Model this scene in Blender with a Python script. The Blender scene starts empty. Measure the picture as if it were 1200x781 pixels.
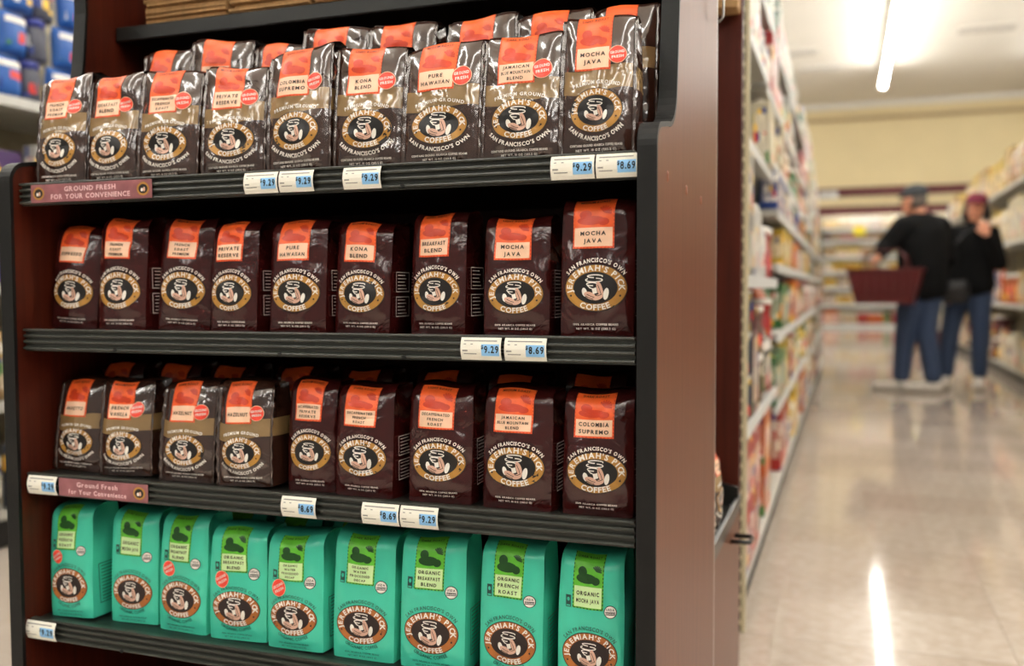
import bpy, bmesh, math, random
import numpy as np
from mathutils import Vector, Matrix

random.seed(7)
SC = bpy.context.scene
COL = SC.collection

# ------------------------------------------------------------------ camera
F_PX, YAW, PITCH, ROLL = 1094.157, .342664, .0460113, -.00356565
CAM = np.array([1.13616, -1.05125, .86])
def cam_axes():
    cy, sy, cp, sp = math.cos(YAW), math.sin(YAW), math.cos(PITCH), math.sin(PITCH)
    fw = np.array([-sy*cp, cy*cp, -sp]); rt = np.array([cy, sy, 0.]); up = np.cross(rt, fw)
    c, s = math.cos(ROLL), math.sin(ROLL)
    return rt*c + up*s, up*c - rt*s, fw
RT, UP, FW = cam_axes()
def at(x, y, ax, v):
    """point where the ray through photo pixel (x, y) meets the plane axis ax = v"""
    d = FW + RT*(x-600)/F_PX - UP*(y-390.5)/F_PX
    return CAM + d*(v-CAM[ax])/d[ax]
cd = bpy.data.cameras.new('camera'); cam = bpy.data.objects.new('camera', cd); COL.objects.link(cam)
cam.matrix_world = Matrix(((RT[0], UP[0], -FW[0], CAM[0]), (RT[1], UP[1], -FW[1], CAM[1]), (RT[2], UP[2], -FW[2], CAM[2]), (0, 0, 0, 1)))
cd.sensor_fit = 'HORIZONTAL'; cd.sensor_width = 36.0; cd.lens = F_PX*36/1200
cd.clip_start = .02; cd.clip_end = 200
cd.dof.use_dof = True; cd.dof.focus_distance = 1.14; cd.dof.aperture_fstop = 2.8
SC.camera = cam

# ------------------------------------------------------------------ world, exposure
wd = bpy.data.worlds.new('world'); SC.world = wd; wd.use_nodes = True
wd.node_tree.nodes['Background'].inputs[0].default_value = (1.0, .93, .82, 1)
wd.node_tree.nodes['Background'].inputs[1].default_value = .22
SC.view_settings.view_transform = 'Standard'
try: SC.view_settings.look = 'None'
except Exception: pass
SC.view_settings.gamma = 1; SC.view_settings.use_curve_mapping = False
SC.view_settings.exposure = 0.2
TUBE = 36.0            # radiance of the ceiling tubes

# ------------------------------------------------------------------ materials
def srgb(r, g, b):
    f = lambda c: (c/255/12.92) if c/255 <= .04045 else ((c/255+.055)/1.055)**2.4
    return (f(r), f(g), f(b), 1)
class NT:
    def __init__(s, name):
        s.m = bpy.data.materials.new(name); s.m.use_nodes = True; s.t = s.m.node_tree
        s.b = s.t.nodes['Principled BSDF']
    def n(s, typ, **kw):
        o = s.t.nodes.new(typ)
        for k, v in kw.items():
            if k.startswith('_'): setattr(o, k[1:], v)
        return o
    def l(s, a, b): s.t.links.new(a, b)
    def ramp(s, fac, stops, interp='LINEAR'):
        r = s.n('ShaderNodeValToRGB'); r.color_ramp.interpolation = interp
        e = r.color_ramp.elements
        while len(e) < len(stops): e.new(.5)
        for el, (p, c) in zip(e, stops): el.position = p; el.color = c
        s.l(fac, r.inputs[0]); return r.outputs[0]
    def noise(s, scale, detail=2, vec=None, dist=0.):
        o = s.n('ShaderNodeTexNoise'); o.inputs['Scale'].default_value = scale; o.inputs['Detail'].default_value = detail
        o.inputs['Distortion'].default_value = dist
        if vec is not None: s.l(vec, o.inputs['Vector'])
        return o.outputs[0]
    def coord(s, which='Object', scale=None):
        c = s.n('ShaderNodeTexCoord').outputs[which]
        if scale:
            m = s.n('ShaderNodeMapping'); m.inputs['Scale'].default_value = scale; s.l(c, m.inputs[0]); c = m.outputs[0]
        return c
    def mix(s, fac, a, b):
        o = s.n('ShaderNodeMix'); o.data_type = 'RGBA'
        for sock, v in ((o.inputs[0], fac), (o.inputs[6], a), (o.inputs[7], b)):
            if hasattr(v, 'links'): s.l(v, sock)
            else: sock.default_value = v
        return o.outputs[2]
    def bump(s, h, strength, dist=.002):
        o = s.n('ShaderNodeBump'); o.inputs['Strength'].default_value = strength; o.inputs['Distance'].default_value = dist
        s.l(h, o.inputs['Height']); s.l(o.outputs[0], s.b.inputs['Normal'])
def pm(name, col, rough=.5, metal=0., spec=.5, coat=0., var=.12, vscale=30., bump=0.):
    t = NT(name); b = t.b
    b.inputs['Roughness'].default_value = rough; b.inputs['Metallic'].default_value = metal
    b.inputs['Specular IOR Level'].default_value = spec; b.inputs['Coat Weight'].default_value = coat; b.inputs['Coat Roughness'].default_value = .08
    c = tuple(col[:3]); n = t.noise(vscale, 3, t.coord('Object'))
    lo = tuple(x*(1-var) for x in c)+(1,); hi = tuple(min(1, x*(1+var)) for x in c)+(1,)
    t.l(t.ramp(n, [(.3, lo), (.7, hi)]), b.inputs['Base Color'])
    if bump: t.bump(n, bump)
    return t.m
def wood(name, c1, c2, rough, scale=(30, 30, 1.2), spec=.5):
    t = NT(name); v = t.coord('Object', scale)
    n = t.noise(3.0, 5, v, .6)
    t.l(t.ramp(n, [(.3, c1), (.72, c2)]), t.b.inputs['Base Color'])
    t.b.inputs['Roughness'].default_value = rough; t.b.inputs['Specular IOR Level'].default_value = spec
    t.bump(n, .05, .001); return t.m
def film(name, base, rough=.16, band=None, spec=.5, bs=.5, ior=1.9):
    t = NT(name); b = t.b
    if band:
        g = t.coord('Generated'); sp = t.n('ShaderNodeSeparateXYZ'); t.l(g, sp.inputs[0])
        w = t.n('ShaderNodeMath', _operation='SINE'); mu = t.n('ShaderNodeMath', _operation='MULTIPLY'); mu.inputs[1].default_value = 5.5
        t.l(sp.outputs[0], mu.inputs[0]); t.l(mu.outputs[0], w.inputs[0])
        ad = t.n('ShaderNodeMath', _operation='MULTIPLY_ADD'); ad.inputs[1].default_value = .022
        t.l(w.outputs[0], ad.inputs[0]); t.l(sp.outputs[2], ad.inputs[2])
        t.l(t.ramp(ad.outputs[0], [(0, base), (.44, band), (.60, base)], 'CONSTANT'), b.inputs['Base Color'])
    else:
        n0 = t.noise(12, 2, t.coord('Object'))
        t.l(t.ramp(n0, [(.3, tuple(x*.9 for x in base[:3])+(1,)), (.7, tuple(min(1, x*1.08) for x in base[:3])+(1,))]), b.inputs['Base Color'])
    b.inputs['Roughness'].default_value = rough; b.inputs['Specular IOR Level'].default_value = spec
    b.inputs['IOR'].default_value = ior
    n = t.noise(30, 2, t.coord('Object'), 1.4); t.bump(n, bs, .0026)
    return t.m
M = {}
M['bean'] = film('bean_film', srgb(58, 16, 15), ior=1.65, bs=.75)
M['ground'] = film('ground_film', srgb(58, 34, 25), band=srgb(140, 112, 72), ior=2.1, rough=.13)
M['green'] = film('organic_film', srgb(70, 200, 168), rough=.26, ior=1.5, bs=.25)
M['seam'] = film('seam_film', srgb(70, 52, 44), ior=2.2)
M['orange'] = pm('label_orange', srgb(245, 100, 42), .35, vscale=90, var=.08)
M['rust'] = pm('label_rust', srgb(205, 60, 26), .35)
M['peach'] = pm('label_peach', srgb(250, 205, 172), .4, var=.03)
M['lime'] = pm('label_green', srgb(98, 190, 52), .35, vscale=90)
M['leafdark'] = pm('label_dark_green', srgb(24, 74, 24), .35)
M['pistachio'] = pm('label_pale_green', srgb(205, 235, 170), .4, var=.03)
M['black'] = pm('ink_black', srgb(22, 18, 17), .4)
M['ink'] = pm('ink_text', srgb(40, 25, 22), .5)
M['white'] = pm('ink_white', srgb(238, 232, 222), .45, var=.03)
M['gold'] = pm('emblem_gold', srgb(178, 128, 56), .35, vscale=60)
M['amber'] = pm('emblem_amber', srgb(170, 100, 42), .4, vscale=60)
M['skinprint'] = pm('emblem_hand_print', srgb(216, 172, 150), .4)
M['cupprint'] = pm('emblem_cup_print', srgb(120, 40, 30), .4)
M['red'] = pm('sticker_red', srgb(238, 72, 52), .3, var=.04)
M['teal_ink'] = pm('ink_teal', srgb(20, 70, 62), .4)
M['blackmetal'] = pm('black_metal', srgb(26, 26, 23), .36, spec=.5, vscale=160, bump=.1)
M['blacktrim'] = pm('black_trim', srgb(13, 13, 12), .5, spec=.35, vscale=120, bump=.15)
M['rail'] = pm('rail_metal', srgb(50, 52, 46), .32, vscale=120)
M['panel'] = wood('laminate_brown', srgb(94, 53, 36), srgb(108, 63, 44), .36, spec=.14)
M['redwood'] = wood('wood_dark_red', srgb(64, 21, 10), srgb(84, 30, 14), .42, spec=.35)
M['kraft'] = pm('kraft_paper', srgb(166, 128, 82), .8, vscale=14, var=.2)
M['card'] = pm('tag_card', srgb(240, 236, 222), .5, var=.03)
M['bluebox'] = pm('tag_blue', srgb(140, 196, 240), .5, var=.03)
M['greyink'] = pm('tag_grey_ink', srgb(150, 146, 140), .6)
M['mauve'] = pm('strip_mauve', srgb(142, 88, 92), .35, vscale=40, var=.25)
M['stripink'] = pm('strip_ink', srgb(228, 190, 190), .5)
M['beige'] = pm('post_beige', srgb(206, 196, 160), .45, var=.05)
M['shelfgrey'] = pm('shelf_grey', srgb(176, 174, 166), .45, var=.06)
M['channel'] = pm('price_channel', srgb(196, 196, 192), .4, var=.06, vscale=50)
M['backgrey'] = pm('pegboard_grey', srgb(150, 142, 120), .6)
M['kick'] = pm('kick_plate', srgb(18, 16, 14), .6)
M['cream'] = pm('wall_cream', srgb(228, 212, 168), .8, var=.02, vscale=2)
M['maroon'] = pm('stripe_maroon', srgb(96, 36, 42), .6)
M['stripe'] = pm('stripe_tan', srgb(176, 152, 116), .6)
M['ceil'] = pm('ceiling_white', srgb(222, 218, 208), .9, var=.02, vscale=1.5)
M['vent'] = pm('vent_grey', srgb(185, 180, 172), .6)
M['steel'] = pm('galvanised', srgb(190, 190, 185), .35, metal=.7)
M['scratch'] = pm('scratch_pale', srgb(132, 84, 62), .5)
def emat(name, col, s):
    t = NT(name); t.b.inputs['Base Color'].default_value = (1, 1, 1, 1)
    t.b.inputs['Emission Color'].default_value = col; t.b.inputs['Emission Strength'].default_value = s; return t.m
M['tube'] = emat('fluorescent_tube', (1, .98, .935, 1), TUBE)
def tilemat():
    t = NT('vinyl_tile'); oi = t.n('ShaderNodeObjectInfo')
    n = t.noise(26, 6, t.coord('Object'), .4)
    c = t.ramp(n, [(.3, srgb(172, 159, 146)), (.55, srgb(184, 172, 160)), (.75, srgb(192, 180, 168))])
    tint = t.ramp(oi.outputs['Random'], [(0, srgb(238, 232, 226)), (1, srgb(255, 253, 250))])
    mx = t.n('ShaderNodeMix'); mx.data_type = 'RGBA'; mx.blend_type = 'MULTIPLY'; mx.inputs[0].default_value = 1
    t.l(c, mx.inputs[6]); t.l(tint, mx.inputs[7]); t.l(mx.outputs[2], t.b.inputs['Base Color'])
    t.b.inputs['Roughness'].default_value = .075; t.b.inputs['Specular IOR Level'].default_value = .5
    t.bump(t.noise(2.2, 1, t.coord('Object')), .05, .004); return t.m
M['tile'] = tilemat()
def slabmat():
    t = NT('vinyl_floor'); br = t.n('ShaderNodeTexBrick'); br.offset = 0
    t.l(t.coord('Object'), br.inputs['Vector'])
    br.inputs['Scale'].default_value = 1; br.inputs['Brick Width'].default_value = .305; br.inputs['Row Height'].default_value = .305
    br.inputs['Mortar Size'].default_value = .0012
    br.inputs['Color1'].default_value = srgb(180, 168, 155); br.inputs['Color2'].default_value = srgb(186, 174, 162); br.inputs['Mortar'].default_value = srgb(180, 166, 148)
    t.l(br.outputs[0], t.b.inputs['Base Color']); t.b.inputs['Roughness'].default_value = .075
    t.bump(t.noise(2.2, 1, t.coord('Object')), .05, .004); return t.m
M['slab'] = slabmat()
def printmat(name, mode):
    t = NT(name); oi = t.n('ShaderNodeObjectInfo'); g = t.coord('Generated')
    ad = t.n('ShaderNodeVectorMath', _operation='ADD'); t.l(g, ad.inputs[0]); t.l(oi.outputs['Random'], ad.inputs[1])
    vo = t.n('ShaderNodeTexVoronoi'); vo.distance = 'CHEBYCHEV'; vo.inputs['Randomness'].default_value = .3; vo.inputs['Scale'].default_value = 4.2 if mode == 'body' else 6
    t.l(ad.outputs[0], vo.inputs['Vector'])
    sp = t.n('ShaderNodeSeparateColor'); t.l(vo.outputs['Color'], sp.inputs[0])
    acc = t.ramp(sp.outputs[1], [(0, srgb(240, 236, 224)), (.3, srgb(200, 40, 34)), (.5, srgb(236, 190, 60)), (.66, srgb(40, 60, 130)), (.8, srgb(236, 226, 200)), (.92, srgb(60, 120, 60))], 'CONSTANT')
    fac = t.ramp(sp.outputs[0], [(0, (0, 0, 0, 1)), (.78 if mode == 'body' else .62, (1, 1, 1, 1))], 'CONSTANT')
    base = oi.outputs['Color'] if mode == 'body' else t.mix(.4, oi.outputs['Color'], srgb(230, 222, 205))
    t.l(t.mix(fac, base, acc), t.b.inputs['Base Color'])
    t.b.inputs['Roughness'].default_value = .35; return t.m
M['print'] = printmat('package_print', 'body'); M['print2'] = printmat('package_label', 'label')
def plainobj():
    t = NT('package_plain'); oi = t.n('ShaderNodeObjectInfo'); n = t.noise(20, 2, t.coord('Object'))
    t.l(t.mix(n, oi.outputs['Color'], oi.outputs['Color']), t.b.inputs['Base Color']); t.b.inputs['Roughness'].default_value = .35; return t.m
M['plain'] = plainobj()
M['lid'] = pm('lid_plastic', srgb(222, 216, 206), .35)
M['skin'] = pm('skin', srgb(206, 142, 112), .55, var=.06)
M['jacket'] = pm('jacket_black', srgb(13, 13, 14), .9, spec=.2, vscale=60)
M['denim'] = pm('denim_blue', srgb(50, 66, 94), .85, vscale=200, var=.25, bump=.2)
M['shoe'] = pm('shoe_pale', srgb(222, 216, 206), .6)
M['sole'] = pm('shoe_sole', srgb(180, 172, 160), .7)
M['capgrey'] = pm('cap_charcoal', srgb(58, 62, 66), .85, vscale=90)
M['capred'] = pm('cap_maroon', srgb(110, 28, 52), .85, vscale=90)
M['hairgrey'] = pm('hair_grey', srgb(96, 88, 82), .7, vscale=150, var=.3)
M['hairdark'] = pm('hair_dark', srgb(26, 20, 20), .5, vscale=150, var=.3)
M['basket'] = pm('basket_maroon', srgb(84, 16, 20), .4)
M['lens'] = pm('spectacle_frame', srgb(40, 34, 32), .3)
M['eye'] = pm('eye_dark', srgb(40, 28, 24), .3)
M['lip'] = pm('lip_rose', srgb(160, 84, 74), .5)
M['bagblack'] = pm('leather_black', srgb(26, 25, 26), .45, vscale=60, bump=.2)

# ------------------------------------------------------------------ object helpers
def link(o, parent=None):
    COL.objects.link(o)
    if parent is not None: o.parent = parent
    return o
def mesh(name, V, Fc, mats, parent=None, midx=None, smooth=False):
    me = bpy.data.meshes.new(name); me.from_pydata([tuple(map(float, v)) for v in V], [], Fc)
    for m in (mats if isinstance(mats, (list, tuple)) else [mats]): me.materials.append(M[m] if isinstance(m, str) else m)
    if midx is not None: me.polygons.foreach_set('material_index', midx)
    if smooth: me.polygons.foreach_set('use_smooth', [True]*len(me.polygons))
    me.update(); return link(bpy.data.objects.new(name, me), parent)
def tag(o, label, cat, group=None):
    o['label'] = label; o['category'] = cat
    if group: o['group'] = group
    return o
def empty(name, loc=(0, 0, 0), rz=0., label=None, cat=None, group=None):
    o = bpy.data.objects.new(name, None); o.empty_display_size = .02; link(o); o.location = loc; o.rotation_euler = (0, 0, rz)
    if label: tag(o, label, cat, group)
    return o
def struct(o): o['kind'] = 'structure'; return o
class MB:
    """collects shapes into one mesh"""
    def __init__(s): s.V = []; s.F = []; s.I = []; s.S = []
    def add(s, V, Fc, mi=0, sm=False):
        k = len(s.V); s.V += [tuple(v) for v in V]; s.F += [tuple(i+k for i in f) for f in Fc]; s.I += [mi]*len(Fc); s.S += [sm]*len(Fc); return s
    def box(s, x0, x1, y0, y1, z0, z1, mi=0, bev=0.):
        if bev:
            bm = bmesh.new(); bmesh.ops.create_cube(bm, size=1)
            for v in bm.verts: v.co = Vector(((x0+x1)/2+v.co.x*(x1-x0), (y0+y1)/2+v.co.y*(y1-y0), (z0+z1)/2+v.co.z*(z1-z0)))
            bmesh.ops.bevel(bm, geom=bm.edges[:], offset=bev, segments=1, affect='EDGES', profile=.5)
            bm.verts.index_update()
            s.add([v.co[:] for v in bm.verts], [[v.index for v in f.verts] for f in bm.faces], mi); bm.free(); return s
        V = [(x, y, z) for z in (z0, z1) for y in (y0, y1) for x in (x0, x1)]
        return s.add(V, [(0, 2, 3, 1), (4, 5, 7, 6), (0, 1, 5, 4), (2, 6, 7, 3), (0, 4, 6, 2), (1, 3, 7, 5)], mi)
    def lathe(s, prof, n=16, c=(0, 0, 0), mis=None, sm=True):
        V = []; m = len(prof)
        for r, z in prof:
            for i in range(n):
                a = 2*math.pi*i/n; V.append((c[0]+r*math.cos(a), c[1]+r*math.sin(a), c[2]+z))
        for j in range(m-1):
            k = len(s.V) if j == 0 else k0
            if j == 0: k0 = k; s.V += V
            for i in range(n):
                i2 = (i+1) % n
                s.F.append((k0+j*n+i, k0+j*n+i2, k0+(j+1)*n+i2, k0+(j+1)*n+i)); s.I.append(mis[j] if mis else 0); s.S.append(sm)
        s.F.append(tuple(k0+i for i in reversed(range(n)))); s.I.append(mis[0] if mis else 0); s.S.append(False)
        s.F.append(tuple(k0+(m-1)*n+i for i in range(n))); s.I.append(mis[-1] if mis else 0); s.S.append(False)
        return s
    def tube(s, pts, r, n=8, mi=0, closed=False):
        P = [Vector(p) for p in pts]; V = []; m = len(P)
        for i, p in enumerate(P):
            a = P[i-1] if (i > 0 or closed) else p; b = P[(i+1) % m] if (i < m-1 or closed) else p
            d = (b-a).normalized(); u = d.orthogonal() if abs(d.z) > .9 else d.cross(Vector((0, 0, 1))); u.normalize(); w = d.cross(u)
            rr = r[i] if isinstance(r, (list, tuple)) else r
            for j in range(n):
                t = 2*math.pi*j/n; V.append(tuple(p+(u*math.cos(t)+w*math.sin(t))*rr))
        Fc = []
        for i in range(m if closed else m-1):
            i2 = (i+1) % m
            for j in range(n): j2 = (j+1) % n; Fc.append((i*n+j, i*n+j2, i2*n+j2, i2*n+j))
        if not closed: Fc += [tuple(reversed(range(n))), tuple((m-1)*n+j for j in range(n))]
        return s.add(V, Fc, mi, True)
    def prism(s, poly, ax, a, b, mi=0):
        """extrude 2D polygon along axis ax from a to b; poly coords are the other two axes in order"""
        def p3(p, t):
            q = list(p); q.insert(ax, t); return tuple(q)
        n = len(poly); V = [p3(p, a) for p in poly]+[p3(p, b) for p in poly]
        Fc = [tuple(range(n)), tuple(reversed(range(n, 2*n)))]+[(i, n+i, n+(i+1) % n, (i+1) % n) for i in range(n)]
        return s.add(V, Fc, mi)
    def build(s, name, mats, parent=None):
        o = mesh(name, s.V, s.F, mats, parent, s.I)
        o.data.polygons.foreach_set('use_smooth', s.S)
        bm = bmesh.new(); bm.from_mesh(o.data); bmesh.ops.recalc_face_normals(bm, faces=bm.faces[:]); bm.to_mesh(o.data); bm.free()
        return o
def copy_tree(o, parent=None):
    c = o.copy(); COL.objects.link(c)
    if parent is not None: c.parent = parent
    for ch in list(o.children): copy_tree(ch, c)
    return c

# ------------------------------------------------------------------ lettering
CH = "ABCDEFGHIJKLMNOPQRSTUVWXYZabcdefghijklmnopqrstuvwxyz0123456789.,'()$%"
GL = {}
def make_glyphs(off):
    obs = []
    for c in CH:
        cu = bpy.data.curves.new('glyph', 'FONT'); cu.body = c; cu.size = 1; cu.resolution_u = 2; cu.offset = off
        o = bpy.data.objects.new('glyph', cu); COL.objects.link(o); obs.append((c, o, cu))
    bpy.context.view_layer.update(); dg = bpy.context.evaluated_depsgraph_get(); G = {}
    for c, o, cu in obs:
        me = o.evaluated_get(dg).to_mesh(); V = np.array([v.co[:2] for v in me.vertices]).reshape(-1, 2)
        Fc = [tuple(p.vertices) for p in me.polygons]; o.evaluated_get(dg).to_mesh_clear()
        x0, x1 = V[:, 0].min(), V[:, 0].max(); V = V - np.array([(x0+x1)/2, 0]); G[c] = (V, Fc, x1-x0)
    for c, o, cu in obs: bpy.data.objects.remove(o); bpy.data.curves.remove(cu)
    return G
GL['n'] = make_glyphs(.012); GL['b'] = make_glyphs(.03)
def line_w(t, size, sx, st='n', gap=.13):
    return sum((GL[st][c][2]+gap if c != ' ' else .36) for c in t)*size*sx
def text2d(lines, cx, cy, size, sx=1.05, st='n', lead=1.25, maxw=None, gap=.13):
    """centred block of lines; cy is the block's middle"""
    V = []; Fc = []; n = len(lines)
    for i, t in enumerate(lines):
        w = line_w(t, size, sx, st, gap); k = sx if not maxw or w <= maxw else sx*maxw/w; w = line_w(t, size, k, st, gap)
        x = cx-w/2; y = cy+((n-1)/2-i)*lead*size-.36*size
        for c in t:
            if c == ' ': x += .36*size*k; continue
            g, f, gw = GL[st][c]; a = (gw+gap)*size*k; b = len(V)
            V += [(x+a/2+p[0]*size*k, y+p[1]*size) for p in g]; Fc += [tuple(q+b for q in ff) for ff in f]; x += a
    return V, Fc
def arc_text(t, cx, cy, rx, ry, size, top=True, sx=1., st='b', gap=.13, span=None):
    N = 720; th = np.linspace(0, 2*np.pi, N+1); P = np.stack([rx*np.cos(th), ry*np.sin(th)], 1)
    L = np.concatenate([[0], np.cumsum(np.linalg.norm(np.diff(P, axis=0), axis=1))])
    mid = L[N//4] if top else L[3*N//4]; w = line_w(t, size, sx, st, gap)
    if span: sx *= span/w; w = span
    V = []; Fc = []; d = -w/2
    for c in t:
        a = (.36 if c == ' ' else GL[st][c][2]+gap)*size*sx
        if c != ' ':
            l = mid-(d+a/2) if top else mid+(d+a/2); tt = np.interp(l, L, th)
            px, py = rx*math.cos(tt), ry*math.sin(tt); tx, ty = -rx*math.sin(tt), ry*math.cos(tt)
            if top: tx, ty = -tx, -ty
            q = math.hypot(tx, ty); tx /= q; ty /= q; nx, ny = -ty, tx
            g, f, gw = GL[st][c]; b = len(V)
            V += [(cx+px+(p[0]*sx*tx+p[1]*nx)*size, cy+py+(p[0]*sx*ty+p[1]*ny)*size) for p in g]; Fc += [tuple(z+b for z in ff) for ff in f]
        d += a
    return V, Fc
def disc(cx, cy, rx, ry, r0=0., n=40, m=4):
    V = []; Fc = []
    rs = np.linspace(r0, 1, m+1) if r0 else np.linspace(1/m, 1, m)
    for r in rs:
        for i in range(n): a = 2*math.pi*i/n; V.append((cx+rx*r*math.cos(a), cy+ry*r*math.sin(a)))
    for j in range(len(rs)-1):
        for i in range(n): i2 = (i+1) % n; Fc.append((j*n+i, (j+1)*n+i, (j+1)*n+i2, j*n+i2))
    if not r0: V.append((cx, cy)); k = len(V)-1; Fc += [(k, i, (i+1) % n) for i in range(n)]
    return V, Fc
def ringe(cx, cy, ro, ri, n=44, m=3):
    V = []; Fc = []
    for j in range(m+1):
        k = j/m; rx = ri[0]+(ro[0]-ri[0])*k; ry = ri[1]+(ro[1]-ri[1])*k
        for i in range(n): a = 2*math.pi*i/n; V.append((cx+rx*math.cos(a), cy+ry*math.sin(a)))
    for j in range(m):
        for i in range(n): i2 = (i+1) % n; Fc.append((j*n+i, (j+1)*n+i, (j+1)*n+i2, j*n+i2))
    return V, Fc
def gridr(x0, x1, y0, y1, nx, ny):
    V = [(x0+(x1-x0)*i/nx, y0+(y1-y0)*j/ny) for j in range(ny+1) for i in range(nx+1)]
    return V, [(j*(nx+1)+i, j*(nx+1)+i+1, (j+1)*(nx+1)+i+1, (j+1)*(nx+1)+i) for j in range(ny) for i in range(nx)]
def joinp(*ps):
    V = []; Fc = []
    for v, f in ps: b = len(V); V += list(v); Fc += [tuple(i+b for i in q) for q in f]
    return V, Fc
def strokes(pts, w):
    V = []; n = len(pts)
    for i, p in enumerate(pts):
        a = pts[max(0, i-1)]; b = pts[min(n-1, i+1)]; tx, ty = b[0]-a[0], b[1]-a[1]; q = math.hypot(tx, ty) or 1
        V += [(p[0]-ty/q*w/2, p[1]+tx/q*w/2), (p[0]+ty/q*w/2, p[1]-tx/q*w/2)]
    return V, [(2*i, 2*i+1, 2*i+3, 2*i+2) for i in range(n-1)]

# ------------------------------------------------------------------ room shell
CEIL, BACKY = 5.0, 21.3
fl = struct(MB().box(-9, 12, -7, 21.6, -.1, -.0022).build('floor', 'slab'))
tile = None; TS = .305
for i in range(10):
    for j in range(29):
        x = .30+TS*i; y = .70+TS*j
        if tile is None:
            tile = MB().box(-.1518, .1518, -.1518, .1518, -.0022, 0).build('tile', 'tile', fl); o = tile
        else: o = link(tile.copy()); o.parent = fl
        o.location = (x+.1525, y+.1525, 0)
struct(MB().box(-9, 12, -7, 21.6, CEIL, CEIL+.1).build('ceiling', 'ceil'))
wb = struct(MB().box(-9, 12, BACKY+.02, BACKY+.2, 0, CEIL).build('wall_back', 'cream'))
struct(MB().box(-9, 12, BACKY-.06, BACKY+.02, CEIL-.13, CEIL, bev=.01).build('trim_1', 'ceil'))
struct(MB().box(-9, 12, BACKY, BACKY+.02, 4.60, 4.68).build('trim_2', 'stripe'))
struct(MB().box(-9, 12, BACKY-.03, BACKY+.02, 2.93, 3.12).build('trim_3', 'maroon'))
struct(MB().box(-9, 12, BACKY-.03, BACKY+.02, 2.52, 2.70).build('trim_4', 'maroon'))

# ceiling light rows (real fixtures, running along the aisles)
def fixture():
    r = empty('ceiling_light')
    MB().prism([(-.05, .075), (.05, .075), (.035, .03), (-.035, .03)], 1, -1.2, 1.2).build('housing', 'ceil', r)
    b = MB()
    b.tube([(0, -1.19, -.02), (0, 1.19, -.02)], .045, 10); b.build('tube', 'tube', r)
    e = MB(); e.box(-.06, .06, -1.205, -1.19, -.085, .06); e.box(-.06, .06, 1.19, 1.205, -.085, .06); e.build('lamp_holder', 'ceil', r)
    h_ = MB()
    for y_ in (-.8, .8): h_.tube([(0, y_, .07), (0, y_, .34)], .008, 6)
    h_.build('hanger', 'ceil', r)
    return r
FX = fixture(); first = True
for rx, lab in ((-4.45, 'white strip light over the aisle with the blue bags'), (-1.35, 'white strip light above the coffee display'), (1.75, 'glowing white strip light above the shoppers in the aisle'), (4.95, 'white strip light beyond the shelving across the aisle'), (8.05, 'white strip light in the outermost row')):
    for k in range(11):
        o = FX if first else copy_tree(FX); first = False
        o.location = (rx, 16.6-2.42*k, CEIL-.34); tag(o, lab, 'ceiling light', 'ceiling strip lights')
for k, (px, py, w) in enumerate(((932, 61, .8), (978, 78, 1.3), (1157, 32, .9))):
    p = at(px, py, 2, CEIL)
    r = empty('ceiling_vent', (p[0], p[1], CEIL), 0, ['small grey ceiling vent beside the tall left shelving', 'long grey ceiling vent nearest the cream wall', 'grey ceiling vent beyond the lit strip light'][k], 'vent')
    MB().box(-w/2, w/2, -.2, .2, -.02, 0, bev=.006).build('frame', 'ceil', r)
    for q in range(5): MB().box(-w/2+.03, w/2-.03, -.16+.075*q, -.12+.075*q, -.035, -.018).build('slat', 'vent', r)

# ------------------------------------------------------------------ coffee display cabinet
W = .915; LIPZ = [1.0174, .8059, .5936, .3760]; RH = .0325
cab = empty('display_cabinet', (0, 0, 0), 0, 'brown wooden end-of-aisle cabinet with black shelves full of coffee bags', 'cabinet')
def arcpts(cx, cy, r, a0, a1, n=8): return [(cx+r*math.cos(math.radians(a0+(a1-a0)*i/n)), cy+r*math.sin(math.radians(a0+(a1-a0)*i/n))) for i in range(n+1)]
TOPZ = 1.85
# side outline in (y, z): full depth low down, swept back above the top shelf
front = [(-.012, 0), (-.012, 1.020)]+arcpts(.012, 1.020, .024, 180, 100, 6)+[(.055, 1.052)]+arcpts(.055, 1.112, .060, -80, -8, 7)+[(.132, 1.22), (.140, 1.30), (.142, TOPZ)]
def side(x0, x1, inner, name):
    poly = front+[(.493, TOPZ), (.493, 0)]
    return MB().prism(poly, 0, x0, x1).build('side_panel', inner, cab)
def trim(x0, x1, par):
    V = []; Fc = []; n = len(front)
    outer = []
    for i, (y, z) in enumerate(front):
        a = front[max(0, i-1)]; b = front[min(n-1, i+1)]; dy, dz = b[0]-a[0], b[1]-a[1]; q = math.hypot(dy, dz)
        outer.append((y-dz/q*.006, z+dy/q*.006))
    poly = outer+list(reversed(front)); b = MB()
    for x, r in ((x0, False), (x1, True)):
        for p in poly: V.append((x, p[0], p[1]))
    m = len(poly)
    for i in range(m): Fc.append((i, (i+1) % m, m+(i+1) % m, m+i))
    for i in range(n-1):
        q = (i, i+1, m-2-i, m-1-i); Fc.append(q); Fc.append(tuple(z+m for z in q))
    b.add(V, Fc); return b.build('edge_trim', 'blacktrim', par)
sp_r = side(W+.003, W+.0225, 'panel', 'r'); trim(W+.001, W+.0235, sp_r)
sp_l = side(-.0225, -.003, 'redwood', 'l'); trim(-.0235, -.001, sp_l)
MB().box(W-.002, W+.003, .004, .49, .10, 1.05).build('inner_lining', 'redwood', cab)
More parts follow.
